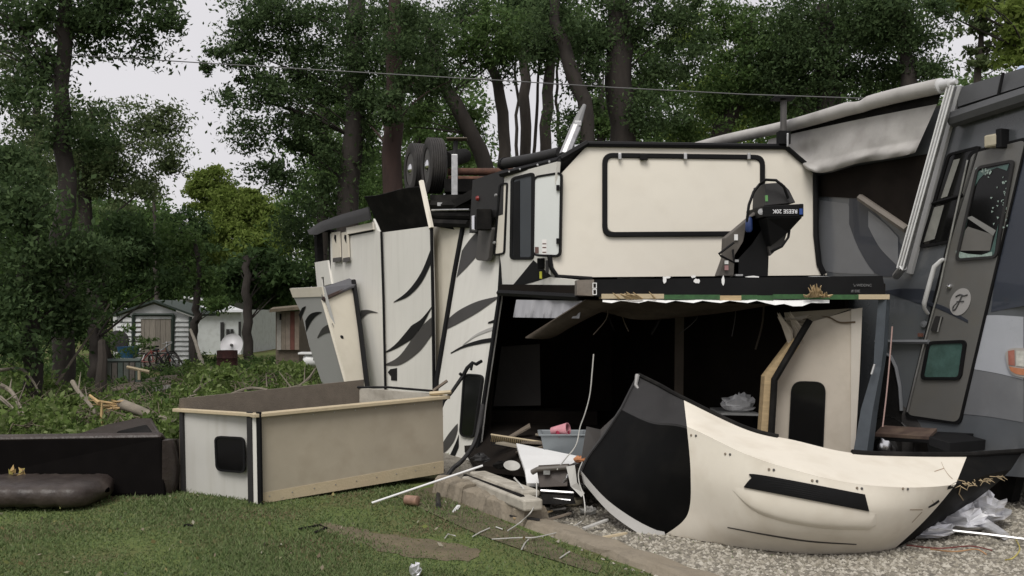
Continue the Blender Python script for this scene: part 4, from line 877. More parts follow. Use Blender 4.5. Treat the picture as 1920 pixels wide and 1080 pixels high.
m = MB(); m.slab([P(1062, 876, 7.25), P(1078, 873, 7.2), P(1082, 905, 7.1), P(1096, 925, 7.05), P(1090, 932, 7.05), P(1070, 912, 7.15)], (0, .03, 0), mat("pale_trim_strip", (.42, .41, .38), .5, .1)); solo(m, "trim_strip", "bent pale grey trim strip between the brown drawer and the cap", "trim")
def crumple(mb, c, sx, sy, sz, mt, seed, n=12):
    rng = random.Random(seed); rows = []
    for i in range(n):
        th = math.pi * i / (n - 1); row = []
        for k in range(n + 1):
            a = 2 * math.pi * (k % n) / n; rr_ = .75 + .5 * random.Random(seed * 991 + i * 37 + (k % n)).random()
            row.append(Vector(c) + V(sx * math.sin(th) * math.cos(a) * rr_, sy * math.sin(th) * math.sin(a) * rr_, max(0, sz * (.5 - .5 * math.cos(th)) * rr_)))
        rows.append(row)
    mb.grid(rows, mt); return mb
BAGM = mat("white_plastic_bag", (.62, .62, .62), .35, .2, 12)
solo(crumple(MB(), G(1055, 962, .02) + V(0, .5, .05), .11, .12, .12, BAGM, 3), "plastic_bag", "crumpled white plastic bag on the ground below the brown drawer", "bag")
solo(crumple(MB(), G(1090, 958, .02) + V(0, .45, .08), .13, .12, .1, FOIL, 5), "foil_scrap", "crumpled silver foil beside the cap's left lower edge", "foil")
solo(crumple(MB(), G(779, 1083), .035, .05, .085, FOIL, 8, 9), "foil_lump", "small bright foil lump on the grass at the bottom edge of the picture", "foil")
solo(crumple(MB(), P(1386, 774, 9.0), .15, .1, .16, BAGM, 12), "white_bag", "crumpled white bag on the small table inside the wreck", "bag")
m = MB(); m.slab([P(1352, 774, 8.9), P(1426, 776, 8.8), P(1424, 780, 8.8), P(1352, 778, 8.9)], (0, .5, 0), mat("grey_table_top", (.32, .32, .31), .5, .1)); m.tube([P(1360, 778, 9.1), P(1360, 860, 9.1)], .02, BLACKM); m.tube([P(1416, 780, 9.0), P(1416, 860, 9.0)], .02, BLACKM); solo(m, "small_table", "small grey topped table inside the wreck under a white bag", "table")
m = MB(); m.lathe(P(959, 879, 8.0), (.1, -.5, 1), [(0, .03), (.02, .055), (.035, .07), (.035, .062), (.01, .03), (.01, 0)], mat('dull_white', (.4, .39, .36), .5, .2), 20); solo(m, "white_bowl", "small white bowl on its side among the dark debris by the white board", "bowl", smooth=40)
WIREW = mat("white_cable", (.42, .41, .38), .5, .1)
def wire(name, label, pts, r, mt, cat="cable"):
    mb = MB(); mb.tube(smooth_line(pts, max(16, len(pts) * 6)), r, mt, 6); return solo(mb, name, label, cat, smooth=60)
px3 = lambda L_: [tuple(P(*q)) for q in L_]
wire("white_cable", "long white cable standing up inside the dark wreck and curving down past the tub", px3([(1113, 664, 7.9), (1110, 700, 7.9), (1106, 740, 7.9), (1097, 775, 7.9), (1088, 800, 7.9), (1080, 835, 7.85), (1062, 858, 7.75), (1045, 880, 7.3)]), .0055, WIREW)
wire("loose_wire", "pale cord looping from the cap's left tip down across the kerb", px3([(1092, 866, 7.1), (1085, 885, 7.05), (1086, 905, 7.0), (1094, 930, 6.95), (1097, 962, 6.85)]) + [tuple(G(*q, .03)) for q in [(1090, 978), (1060, 994), (1030, 1002), (1000, 1008), (978, 1008), (922, 1011)]], .0045, WIREW)
wire("loose_wire", "pale cord dropping from the white board onto the concrete kerb", px3([(1006, 905, 7.3), (1006, 930, 7.2), (1003, 945, 7.1), (994, 962, 6.95)]) + [tuple(G(*q, .04)) for q in [(975, 980), (952, 995)]], .0045, WIREW)
wire("split_trim", "grey splintered trim strip poking up beside the roof moulding", px3([(964, 896, 7.5), (980, 914, 7.4), (990, 930, 7.3), (1002, 955, 7.2)]), .007, WIREW, "trim")
wire("black_hose", "black rubber hose looping from the wall trim down onto the kerb", px3([(905, 760, 9.2), (900, 790, 9.0), (890, 830, 8.8), (868, 862, 8.6), (848, 880, 8.5), (832, 905, 8.4), (822, 925, 8.3)]) + [tuple(G(822, 948, .03))], .022, CHAR, "hose")
wire("fine_wire", "thin pink wire hanging down in front of the motorhome's wheel arch", px3([(1673, 612, 7.8), (1671, 640, 7.8), (1666, 700, 7.8), (1661, 750, 7.8), (1655, 800, 7.8)]), .006, mat("pink_wire", (.4, .27, .24), .6, .1), "wire")
m = MB(); m.tube([G(697, 943, .015), P(905, 873, 8.1)], .009, WHITE2, 8); solo(m, "white_pole", "thin white pole leaning from the grass onto the kerb", "pole")
m = MB(); m.lathe(G(772, 938, .05), (1, -.45, 0), [(-.06, .03), (-.055, .04), (.055, .04), (.06, .03), (.06, 0)], mat("brown_white_can", (.28, .17, .12), .4, .5, 12), 16); cn = solo(m, "can", "brown and white drink can on the grass beside the slide-out box's right end", "can", smooth=40)
m = MB()
for i in range(3): m.tube([G(849 + i * 4, 960 - i * 2, .01), G(858 + i * 2, 948, .03)], .007, WHITE2, 5)
solo(m, "paper_scrap", "small white scrap leaning on the kerb's edge", "scrap")
m = MB()
for pts in ([(886, 1006), (900, 998), (918, 990)], [(930, 988), (944, 993)], [(834, 1009), (840, 1001), (854, 1005)], [(978, 1030), (984, 1018), (992, 1010)], [(1050, 1046), (1068, 1034)]):
    m.tube([G(x, y, .02) for x, y in pts], .005, WIREW, 4)
solo(m, "wire_scraps", "short pale wire scraps scattered on the grass by the kerb", "wire")
for pts, lab in (([(345, 985), (352, 984), (360, 986)], "tiny black rubber strap on the lawn below the box's end wall"), ([(560, 992), (600, 984), (612, 990), (590, 998)], "curled black rubber strap on the lawn at the mud streak's left tip")):
    m = MB(); m.tube([G(x, y, .012) for x, y in pts], .009, BLACKM, 5); solo(m, "black_strap", lab, "strap")
# small loose wreckage between the kerb and the cap
rng = random.Random(17)
FOAM = mat("yellowed_foam", (.5, .45, .33), .9, .2, 12); DIRTW = mat("dirty_white_scrap", (.45, .44, .41), .6, .3, 9)
k_lab = ["by the kerb end", "near the plastic bag", "under the drawer", "beside the roof moulding", "against the cap's flange", "on the gravel edge", "below the white board", "nearest the black hose"]
for i, (x, y, L_, a, mt, nm, cl_) in enumerate(((1000, 966, .32, .4, WOOD, "split lath", "lath"), (1030, 958, .28, -.5, DIRTW, "white moulding strip", "strip"), (1042, 972, .25, .2, OLDWOOD, "dark lath", "lath"), (985, 972, .3, -.9, CHAR, "black rubber strip", "strip"), (1118, 984, .22, .6, DIRTW, "pale trim piece", "strip"), (1150, 1006, .2, .1, WOODL, "raw wood splinter", "lath"), (1012, 940, .24, -1.1, STEEL, "thin metal bar", "bar"), (876, 918, .3, .8, BLACKM, "black trim length", "strip"))):
    c = G(x, y, .05); d = V(math.cos(a), math.sin(a) * .8, rng.uniform(-.05, .25)).normalized(); mb = MB(); sx = d.cross(V(0, 0, 1)).normalized(); up_ = sx.cross(d)
    mb.slab([c - d * L_ * .5 - sx * .016, c + d * L_ * .42 - sx * .02, c + d * L_ * .5, c + d * L_ * .4 + sx * .012, c - d * L_ * .5 + sx * .018], up_ * .012, mt); solo(mb, "broken_piece", nm + " lying " + k_lab[i], cl_, "broken pieces by the kerb")
for i, (x, y, r_, mt, lab) in enumerate(((1020, 950, .05, BLACKM, "dark crumpled lump beside the drawer's left foot"), (1072, 950, .06, FOAM, "yellowed foam lump between the drawer and the bag"), (1104, 966, .05, DIRTW, "grey white torn scrap at the cap's flange"), (1004, 930, .04, FOAM, "small foam lump on top of the kerb by the roof moulding"), (940, 880, .05, BLACKM, "dark lump on the crushed ceiling behind the bowl"), (900, 868, .06, CHAR, "charcoal cloth heap in the wreck's left corner"), (1088, 868, .04, mat("orange_scrap", (.5, .22, .1), .7, .3, 9), "small orange scrap at the top of the cap's left tip"))):
    p_ = G(x, y) if y > 920 else P(x, y, 7.9 if x > 1000 else 8.6)
    solo(crumple(MB(), p_, r_ * 1.4, r_, r_ * 1.3, mt, 60 + i, 9), "torn_scrap", lab, "scrap")
# debris under the cap's right end
for i, (x, y, sx, sy, sz, lab) in enumerate(((1730, 1012, .22, .2, .12, "flat silver foil sheet heaped right of the cap's underside"), (1790, 1000, .26, .25, .2, "larger torn silver foil insulation sheet under the cap's right tip"), (1835, 985, .2, .3, .22, "silver foil roll reaching toward the motorhome from under the cap"))):
    solo(crumple(MB(), G(x, y) + V(0, .1, 0), sx, sy, sz, FOIL, 20 + i, 16), "foil_insulation", lab, "insulation")
m = MB(); m.tube([tuple(P(*q)) for q in [(1815, 962, 6.9), (1850, 985, 6.8), (1885, 1005, 6.6)]], [.05, .045, .03], FOIL, 8); m.tube([P(1720, 988, 6.7), P(1850, 1002, 6.5), P(1930, 1012, 6.4)], .01, STEEL, 6); solo(m, "silver_duct", "bent silver duct with a thin rod right of the cap", "duct", smooth=50)
for i, (nm, col_, lab, pts) in enumerate((("red_wire", (.14, .035, .03), "dark red wire along the gravel right of the cap", [(1700, 1022), (1760, 1028), (1820, 1024), (1860, 1032)]), ("copper_wire", (.35, .2, .1), "copper coloured wire lying on the gravel in front of the foil", [(1745, 1030), (1790, 1034), (1830, 1030), (1850, 1040)]), ("yellow_wire", (.4, .34, .1), "yellow wire loop at the right edge of the gravel", [(1905, 1012), (1912, 1030), (1900, 1046), (1885, 1050)]))):
    wire(nm, lab, [tuple(G(x, y, .03 + .03 * math.sin(k))) for k, (x, y) in enumerate(pts)], .005, mat(nm + "_cover", col_, .6, .1), "wire")

# ================================================================== ground
def noise2(x, y, s=0): return math.sin(x * 1.7 + s) * math.sin(y * 1.3 + s * 2) + .5 * math.sin(x * 4.1 + y * 3.3 + s)
GR = bpy.data.materials.new("lawn_soil"); GR.use_nodes = True; t = GR.node_tree; b = t.nodes['Principled BSDF']; b.inputs['Roughness'].default_value = .95; b.inputs['Specular IOR Level'].default_value = .1
def nz(sc_, det=6):
    n = t.nodes.new("ShaderNodeTexNoise"); n.inputs['Scale'].default_value = sc_; n.inputs['Detail'].default_value = det
    tc = t.nodes.new("ShaderNodeTexCoord"); t.links.new(tc.outputs['Object'], n.inputs['Vector']); return n
n1, n2 = nz(1.1), nz(14)
r1 = t.nodes.new("ShaderNodeValToRGB"); e = r1.color_ramp.elements; e[0].position = .38; e[0].color = (.11, .09, .05, 1); e[1].position = .55; e[1].color = (.10, .125, .042, 1); e.new(.75).color = (.11, .145, .048, 1)
t.links.new(n1.outputs['Fac'], r1.inputs[0]); r2 = t.nodes.new("ShaderNodeMapRange"); r2.inputs['To Min'].default_value = .6; r2.inputs['To Max'].default_value = 1.3; t.links.new(n2.outputs['Fac'], r2.inputs['Value'])
mm = t.nodes.new("ShaderNodeMixRGB"); mm.blend_type = 'MULTIPLY'; mm.inputs[0].default_value = 1; t.links.new(r1.outputs[0], mm.inputs[1]); t.links.new(r2.outputs[0], mm.inputs[2]); t.links.new(mm.outputs[0], b.inputs['Base Color'])
bp = t.nodes.new("ShaderNodeBump"); bp.inputs['Strength'].default_value = .8; bp.inputs['Distance'].default_value = .03; t.links.new(n2.outputs['Fac'], bp.inputs['Height']); t.links.new(bp.outputs[0], b.inputs['Normal'])
m = MB(); m.add([V(-400, -50, 0), V(400, -50, 0), V(400, 600, 0), V(-400, 600, 0)], [(0, 1, 2, 3)], GR); tag(m.build("ground"), None, None, kind='structure')
kA, kB = V(-.64, 8.3, 0), V(.96, 5.65, 0)           # kerb line
kd = (kB - kA).normalized(); kn = V(-kd.y, kd.x, 0)
if kn.x < 0: kn = -kn
GRV = mat("gravel", (.22, .2, .165), .95, .55, 38, bump=1.0, bscale=45, dfac=.6, dirt=(.07, .06, .045))
m = MB(); m.add([kA + V(0, 0, .004), kB + kd * 3 + V(0, 0, .004), V(12, 2, .004), V(12, 30, .004), V(-2, 30, .004)], [(0, 1, 2, 3, 4)], GRV); tag(m.build("gravel_drive"), None, None, kind='structure')
def patch(name, pts, mt, z=.004):
    mb = MB(); mb.add([G(x, y) + V(0, 0, z) for x, y in pts], [tuple(range(len(pts)))], mt); tag(mb.build(name), None, None, kind='structure')
MUD = mat("wet_mud", (.125, .10, .06), .6, .35, 6, bump=.4, bscale=18)
mudp = []
for k, (x, y) in enumerate(smooth_line([(585, 982), (640, 985), (720, 1002), (800, 1012), (860, 1022), (900, 1035), (880, 1052), (820, 1050), (750, 1042), (680, 1022), (620, 1000), (585, 982)], 50)): mudp.append((x + 4 * math.sin(k * 2.1), y + 2 * math.sin(k * 1.7)))
patch("mud_streak", mudp[:-1], MUD)
patch("bare_soil", [(740, 930), (850, 905), (900, 960), (1010, 1010), (1130, 1062), (1120, 1078), (1000, 1040), (900, 1005), (800, 960)], mat("bare_soil_earth", (.10, .085, .048), .95, .4, 7, bump=.8, bscale=30), .008)
# concrete kerb: two sound blocks, then a worn strip
for i, (f0, f1, hh, wd, lab) in enumerate(((-.02, .15, .15, .19, "weathered concrete kerb block lying farthest back, beside the box's right end"), (.155, .46, .13, .2, "long weathered concrete kerb block in the middle of the row, below the roof moulding"), (.47, 1.25, .05, .2, "low worn concrete kerb strip nearest the camera beside the gravel"))):
    m = MB(); n_ = 14; rows = []; Lk = (kB - kA).length
    for k in range(n_ + 1):
        f = f0 + (f1 - f0) * k / n_; c = kA + kd * (Lk * f); j = lambda s_: .014 * noise2(k * 1.3 + i * 7, s_, i)
        rows.append([c + kn * (-.03 + j(1)) + V(0, 0, -.02), c + kn * j(2) + V(0, 0, hh * .85 + j(3)), c + kn * .03 + V(0, 0, hh + j(4)), c + kn * (wd - .03) + V(0, 0, hh + j(5)), c + kn * wd + V(0, 0, hh * .7 + j(6)), c + kn * (wd + .02) + V(0, 0, -.02)])
    m.grid(rows, CONC); m.add([p for p in rows[0]], [tuple(range(6))], CONC); m.add([p for p in rows[-1]], [tuple(range(6))], CONC)
    solo(m, "concrete_kerb", lab, "kerb", bevel=.012)
# grass blades and gravel stones
rngn = np.random.default_rng(4)
def raw_mesh(name, verts, faces_n, mt, kind=None, size=4):
    me = bpy.data.meshes.new(name); nv = len(verts); nf = nv // size
    me.vertices.add(nv); me.vertices.foreach_set("co", verts.astype(np.float32).ravel()); me.loops.add(nv); me.loops.foreach_set("vertex_index", np.arange(nv, dtype=np.int32))
    me.polygons.add(nf); me.polygons.foreach_set("loop_start", np.arange(0, nv, size, dtype=np.int32)); me.polygons.foreach_set("loop_total", np.full(nf, size, dtype=np.int32))
    me.update(calc_edges=True); me.materials.append(mt); o = bpy.data.objects.new(name, me); COL.objects.link(o); W[o.name] = Vector()
    if kind: o['kind'] = kind
    return o
GL = leafmat("grass_blade", [(.085, .125, .048), (.115, .16, .062), (.145, .19, .078), (.17, .185, .1)], .3)
N = 330000; Yg = 5.2 + (17 - 5.2) * rngn.random(N) ** 1.7; pxg = rngn.uniform(-60, 1500, N); X = (pxg - 960) / 1800 * Yg
rel = (X - kA.x) * kn.x + (Yg - kA.y) * kn.y
dens = .5 + .5 * np.sin(X * 2.3 + 1) * np.sin(Yg * 1.9) + .35 * np.sin(X * 6.1 + Yg * 4) ; pyg = 580 + 2880 / Yg
mud = (np.abs(pyg - (985 + (pxg - 590) * .19)) < 2 + 10 * np.clip((pxg - 560) / 200, 0, 1)) & (pxg > 575) & (pxg < 905)
soil = np.clip((pxg - 640) / 350, 0, 1) * .55
keep = (rel < -.05) & (~(mud & (rngn.random(N) > .36))) & (rngn.random(N) > soil) & (rngn.random(N) < .55 + .45 * dens)
keep |= (rel > .25) & (rngn.random(N) < .012)
X, Yg = X[keep], Yg[keep]; n = len(X); a = rngn.uniform(0, 6.28, n); hgt = rngn.uniform(.012, .036, n) * (.8 + .4 * np.sin(X * 3) * np.sin(Yg * 2.2)); wd = rngn.uniform(.004, .008, n)
hgt[rngn.random(n) < .02] *= 1.9; wd *= np.clip(Yg / 7, .9, 2.2); hgt *= np.clip(Yg / 8, .9, 1.6)
dx, dy = np.cos(a) * wd, np.sin(a) * wd; lx, ly = rngn.normal(0, .6, n) * hgt, rngn.normal(0, .6, n) * hgt; z0 = np.zeros(n)
vv = np.stack([np.stack([X - dx, Yg - dy, z0], 1), np.stack([X + dx, Yg + dy, z0], 1), np.stack([X + lx, Yg + ly, hgt], 1)], 1).reshape(-1, 3)
raw_mesh("grass", vv, n, GL, 'stuff', 3)
def stones(name, cx, cy, sz, mt):
    n = len(cx); base = np.array([[1, 0, 0], [0, 1, 0], [-1, 0, 0], [0, -1, 0], [0, 0, 1]]) ; tri = [(0, 1, 4), (1, 2, 4), (2, 3, 4), (3, 0, 4)]
    a = rngn.uniform(0, 6.28, n); s = sz[:, None, None] * (base[None] * rngn.uniform(.5, 1.1, (n, 5, 3))); c, s_ = np.cos(a)[:, None], np.sin(a)[:, None]
    x = s[:, :, 0] * c - s[:, :, 1] * s_ + cx[:, None]; y = s[:, :, 0] * s_ + s[:, :, 1] * c + cy[:, None]; z = s[:, :, 2] * .7 + .004; v = np.stack([x, y, z], 2)
    me = bpy.data.meshes.new(name); me.from_pydata(v.reshape(-1, 3), [], [tuple(i * 5 + k for k in f) for i in range(n) for f in tri]); me.materials.append(mt); o = bpy.data.objects.new(name, me); COL.objects.link(o); o['kind'] = 'stuff'
N = 26000; Yg = 5.0 + 3.6 * rngn.random(N) ** 1.4; X = (rngn.uniform(1000, 2000, N) - 960) / 1800 * Yg; rel = (X - kA.x) * kn.x + (Yg - kA.y) * kn.y; k_ = (rel > .22) | ((rel > -.1) & (rngn.random(N) < .1))
stones("gravel_stones", X[k_], Yg[k_], np.abs(rngn.normal(.010, .006, k_.sum())) + .004, leafmat("pale_stone", [(.13, .12, .095), (.28, .255, .21), (.42, .395, .34), (.2, .18, .14)], 0))
# ================================================================== yard behind
SID = bpy.data.materials.new("lap_siding"); SID = mat("pale_lap_siding", (.58, .59, .58), .6, .15, 3, dfac=.3)
SHD = thing("garden_shed", "small pale metal garden shed with green trim and grey plank door", "shed", G(281, 686))
Ys = 27.0
m = MB()
for i in range(11):                     # lapped boards
    y0 = 594 + i * 9; y1 = y0 + 9
    for x0, x1 in ((218, 264), (325, 357)): m.slab([P(x0, y0, Ys), P(x1, y0, Ys), P(x1, y1, Ys - .05), P(x0, y1, Ys - .05)], (0, .05, 0), SID)
m.slab([P(218, 594, Ys), P(288, 570, Ys), P(357, 594, Ys), P(325, 594, Ys), P(264, 594, Ys)], (0, .05, 0), SID)
m.slab([P(218, 594, Ys), P(218, 690, Ys), P(212, 690, Ys + 2.2), P(212, 594, Ys + 2.2)], (.04, 0, 0), SID); m.slab([P(357, 594, Ys), P(357, 690, Ys), P(356, 690, Ys + 2.2), P(356, 594, Ys + 2.2)], (-.04, 0, 0), SID); m.build("wall", SHD)
GT = mat("dark_green_trim", (.03, .045, .035), .6, .2)
m = MB(); apx = P(288, 566, Ys - .15)
for e_ in ((213, 592), (362, 593)): m.slab([apx, P(*e_, Ys - .15), P(*e_, Ys - .15) + V(0, 2.5, 0), apx + V(0, 2.5, 0)], (0, 0, .06), GT)
m.build("roof", SHD)
m = MB(); m.tube([P(357, 594, Ys - .06), P(357, 690, Ys - .06)], .05, GT, 4); m.tube([P(250, 590, Ys - .06), P(249, 690, Ys - .06)], .05, GT, 4); m.tube([P(249, 590, Ys - .06), P(326, 590, Ys - .06)], .04, GT, 4); m.tube([P(325, 590, Ys - .06), P(322, 690, Ys - .06)], .05, GT, 4); m.build("door_frame", SHD)
m = MB()
for i in range(7): m.slab([P(252 + i * 9.8, 599, Ys - .02), P(261.3 + i * 9.8, 599, Ys - .02), P(261.3 + i * 9.8, 690, Ys - .02), P(252 + i * 9.8, 690, Ys - .02)], (0, .03, 0), mat("grey_plank%d" % i, tuple(c * (.85 + .3 * ((i * 37) % 7) / 7) for c in (.27, .24, .2)), .85, .3, 6, stretch=(6, 1, .6)))
m.slab([P(252, 591, Ys - .02), P(322, 591, Ys - .02), P(322, 598, Ys - .02), P(252, 598, Ys - .02)], (0, .03, 0), SID); m.build("plank_door", SHD)
def shelter(name, lab, cat, x0, x1, ytop, ybot, Y, dep, wallm, roofm, roof, extra=None):
    t_ = thing(name, lab, cat, G(0, 0) if 0 else V(P((x0 + x1) / 2, 580, Y).x, Y, 0)); mb = MB()
    mb.slab([P(x0, ytop, Y), P(x1, ytop, Y), V(P(x1, 0, Y).x, Y, 0), V(P(x0, 0, Y).x, Y, 0)], (0, dep, 0), wallm); mb.build("wall", t_)
    mb = MB(); mb.slab([P(x, y, Y + d) for x, y, d in roof], (0, 0, -.08), roofm); mb.build("roof", t_)
    if extra: extra(t_)
    return t_
WROOF = mat("white_metal_roof", (.75, .76, .78), .35, .1, 1); WB = mat("white_metal_wall", (.52, .54, .53), .5, .08, 1, dfac=.3)
def wext(t_):
    mb = MB()
    for x0, x1, y0 in ((424, 430, 617), (432, 437, 617), (447, 451, 603), (413, 419, 604)): mb.slab([P(x0, y0, 33.9), P(x1, y0, 33.9), P(x1, 640, 33.9), P(x0, 640, 33.9)], (0, .05, 0), CHAR)
    mb.each("dark_panel", t_)
shelter("white_building", "low white metal building with bright roof behind the shed", "building", 366, 452, 581, 650, 34, 5, WB, WROOF, [(352, 581, -.3), (456, 581, -.3), (432, 573, 4), (352, 573, 4)], wext)
shelter("grey_house", "grey house with a bright slanted metal roof farthest behind the shed", "house", 330, 408, 562, 650, 40, 5, mat("house_grey", (.2, .2, .19), .7, .15), WROOF, [(345, 556, -.4), (410, 563, -.4), (408, 557, 4), (340, 549, 4)])
def sext(t_):
    mb = MB()
    for i, c in enumerate(((.33, .31, .28), (.24, .2, .16), (.28, .23, .19), (.17, .07, .055), (.3, .24, .19))):
        x = 519 + i * 8.4; mb.slab([P(x, 584, 25.9), P(x + 8, 584, 25.9), P(x + 8, 656, 25.9), P(x, 656, 25.9)], (0, .05, 0), mat("shack_plank%d" % i, c, .85, .3, 5))
    mb.slab([P(524, 588, 25.8), P(527, 588, 25.8), P(527, 600, 25.8), P(524, 600, 25.8)], (0, .05, 0), BLACKM); mb.build("plank_front", t_)
shelter("plank_shack", "small plank shack with brown sheet roof left of the overturned trailer", "shed", 517, 561, 583, 655, 26, 1.6, OLDWOOD, mat("brown_sheet_roof", (.16, .13, .09), .7, .4, 5), [(505, 580, -.5), (570, 574, -.5), (566, 571, 2), (512, 576, 2)], sext)
# satellite dish, barrel
DS = thing("satellite_dish", "white satellite dish facing the camera behind the rusty barrel", "satellite dish", G(437, 700))
m = MB(); dc_ = P(436, 648, 23); ax_ = V(-.15, -1, .25); m.lathe(dc_, ax_, [(.05, .0), (.03, .08), (-.0, .16), (.04, .27), (.055, .285), (.04, .285), (-.02, .16), (.02, 0)], mat("dish_white", (.74, .73, .74), .4, .05, 3), 32)
for p_ in range(0): pass
m.build("reflector", DS, smooth=50); m = MB(); m.lathe(dc_ + V(.0, -.05, .01), ax_, [(0, .035), (.05, .03), (.06, 0)], DGREY, 12); m.build("hub", DS); m = MB(); m.tube([dc_ + V(.05, .1, -.1), G(437, 700)], .03, STEEL, 8); m.build("mast", DS)
BR = thing("rusty_barrel", "rusty dark red burn barrel in front of the white dish", "barrel", G(426, 712, 0))
bY = 2880 / (712 - 580); m = MB(); c = V((426 - 960) / 1800 * bY, bY, 0); hb = (712 - 657) / 1800 * bY; rb_ = 19 / 1800 * bY; pr_ = [(0, rb_)]
for k in range(1, 4): pr_ += [(hb * k / 4 - .02, rb_), (hb * k / 4, rb_ * 1.05), (hb * k / 4 + .02, rb_)]
pr_ += [(hb, rb_), (hb, rb_ * .93), (.1, rb_ * .9), (.1, 0)]
m.lathe(c, (0, 0, 1), pr_, mat("red_rust", (.05, .016, .013), .8, .5, 8, bump=.3), 24); m.build("drum", BR, smooth=40)
# bicycles
def bike(cx, cy, Y, s, ang, lean, colr, label):
    B = thing("bicycle", label, "bicycle", G(cx, cy), "bicycles heaped before the shed"); o = V((cx - 960) / 1800 * Y, Y, 0); u = V(math.cos(ang), math.sin(ang), 0); vv_ = (V(0, 0, 1) * math.cos(lean) + V(-u.y, u.x, 0) * math.sin(lean)).normalized()
    q = lambda a, b: o + (u * a + vv_ * b) * s
    for a in (-.5, .5):
        mb = MB(); mb.tube([q(a + .32 * math.cos(t_), .33 + .32 * math.sin(t_)) for t_ in [2 * math.pi * k / 20 for k in range(21)]], .022, RUBBER, 6, False); wh_ = mb.build("wheel", B)
        mb = MB()
        for k in range(10): mb.tube([q(a, .33), q(a + .31 * math.cos(k * .628), .33 + .31 * math.sin(k * .628))], .004, STEEL, 3)
        mb.build("spokes", wh_)
    mb = MB(); fm = mat("bike_paint", colr, .4, .1)
    for a, b in (((-.5, .33), (-.18, .75)), ((-.5, .33), (-.08, .32)), ((-.08, .32), (-.2, .8)), ((-.18, .72), (.32, .74)), ((-.08, .32), (.32, .66)), ((.3, .85), (.5, .33))): mb.tube([q(*a), q(*b)], .02, fm, 6)
    mb.build("frame", B); mb = MB(); mb.tube([q(.3, .85), q(.36, .98)], .015, STEEL, 6); n_ = u.cross(vv_); mb.tube([q(.36, .98) + n_ * .28 * s, q(.38, 1.0), q(.36, .98) - n_ * .28 * s], .014, STEEL, 6); mb.build("handlebar", B)
    mb = MB(); mb.box(q(-.21, .86), (.26 * s, .12 * s, .06 * s), BLACK, (u, n_, vv_)); mb.build("saddle", B, bevel=.02)
bike(292, 692, 25.2, .72, R(15), R(20), (.2, .04, .03), "bicycle leaning left in front of the shed's plank door, red framed")
bike(318, 696, 24.6, .75, R(-30), R(-28), (.03, .03, .035), "black bicycle tipped over at the right corner of the shed")
bike(305, 686, 26.0, .7, R(60), R(10), (.35, .35, .36), "silver bicycle standing closest to the shed door")
m = MB(); c = G(241, 690) + V(0, 0, .28); rows = []
for z, r_ in ((0, .2), (.28, .26), (.3, .27), (.3, .24), (.05, .18)): rows.append([c + V(r_ * 1.15 * math.cos(a), r_ * math.sin(a), z) for a in [2 * math.pi * k / 20 for k in range(21)]])
m.grid(rows, mat("blue_plastic", (.03, .10, .2), .45, .15)); solo(m, "blue_tub", "blue plastic tub on the board stack left of the shed door", "tub", smooth=40)
m = MB(); c = G(228, 722)
for i in range(7): m.slab([P(188 + i * 11, 680, 20.3), P(197 + i * 11, 680, 20.3), P(197 + i * 11, 722, 20.3), P(188 + i * 11, 722, 20.3)], (0, .05, 0), mat("grey_green_board%d" % i, (.09 + .02 * (i % 3), .115, .1), .8, .3, 5))
m.tube([P(186, 677, 20.4), P(264, 676, 20.4)], .05, mat("grey_green_rail", (.14, .17, .155), .8, .2), 4); solo(m, "board_fence", "short grey green board fence panel left of the bicycles", "fence")
m = MB(); m.slab([P(190, 724, 19.6), P(330, 700, 22.5), P(338, 712, 20.5), P(196, 746, 17.3)], (0, .1, -.06), OLDWOOD); solo(m, "plank_ramp", "long weathered plank deck section lying on the ground in front of the fence panel", "planks")
m = MB(); m.slab([P(228, 738, 18.2), P(330, 718, 19.4), P(334, 724, 19), P(236, 746, 17.4)], (0, .06, -.05), mat("grey_board", (.2, .19, .17), .8, .3, 5)); solo(m, "grey_plank", "single grey plank lying in front of the weathered deck section", "plank")
m = MB(); m.tube([P(238, 688, 20), P(280, 697, 20)], .035, WOODL, 5); m.tube([P(261, 692, 20), P(261, 712, 20)], .03, WOODL, 5); solo(m, "pale_lumber", "pale lumber offcut nailed in a T beside the board fence", "lumber")
for i, (x0, y0, Y0, x1, y1, Y1, r_, lab) in enumerate(((191, 640, 18.5, 189, 742, 17.8, .10, "dark stump post standing left of the board fence"), (205, 570, 16, 105, 722, 15.2, .021, "long thin bare pole leaning diagonally before the dark trees"), (357, 618, 24, 382, 690, 23, .05, "grey pole leaning against the shed's right corner"))):
    m = MB(); a, b = P(x0, y0, Y0), P(x1, y1, Y1); m.tube([a, a.lerp(b, .35) + V(.02, 0, 0), a.lerp(b, .7), b], [r_ * .7, r_ * .85, r_, r_ * 1.1], mat('dark_pole_wood%d' % i, ((.045, .036, .028), (.13, .11, .085), (.2, .18, .15))[i], .9, .3, 6), 8); solo(m, "leaning_pole" if i else "wooden_post", lab, "pole" if i else "post")
m = MB(); m.lathe(P(586, 676, 17), (1, .2, 0), [(-.18, 0), (-.16, .08), (-.1, .12), (.14, .12), (.2, .08), (.22, 0)], WHITE2, 16); m.box(P(586, 662, 17), (.45, .3, .03), WHITE2); solo(m, "white_tank", "small white tank by the torn trailer panel's foot", "tank", smooth=40)
m = MB(); m.lathe(P(222, 640, 26.5), (0, -1, .1), [(-.05, .22), (0, .3), (.08, .3), (.1, .22)], RUBBER, 20); solo(m, "old_tyre", "old tyre leaning at the shed's left corner", "tyre", smooth=40)
m = MB(); m.tube([P(*q) for q in [(-60, 89, 17), (0, 95, 17), (250, 110, 17), (480, 124, 17), (750, 140, 17), (960, 152, 17), (1150, 164, 17), (1400, 177, 17), (1610, 184, 17), (2000, 192, 17)]], .0095, mat("wire_grey", (.12, .12, .12), .6, .1), 6, False); solo(m, "power_line", "overhead power line sagging across the trees", "cable")

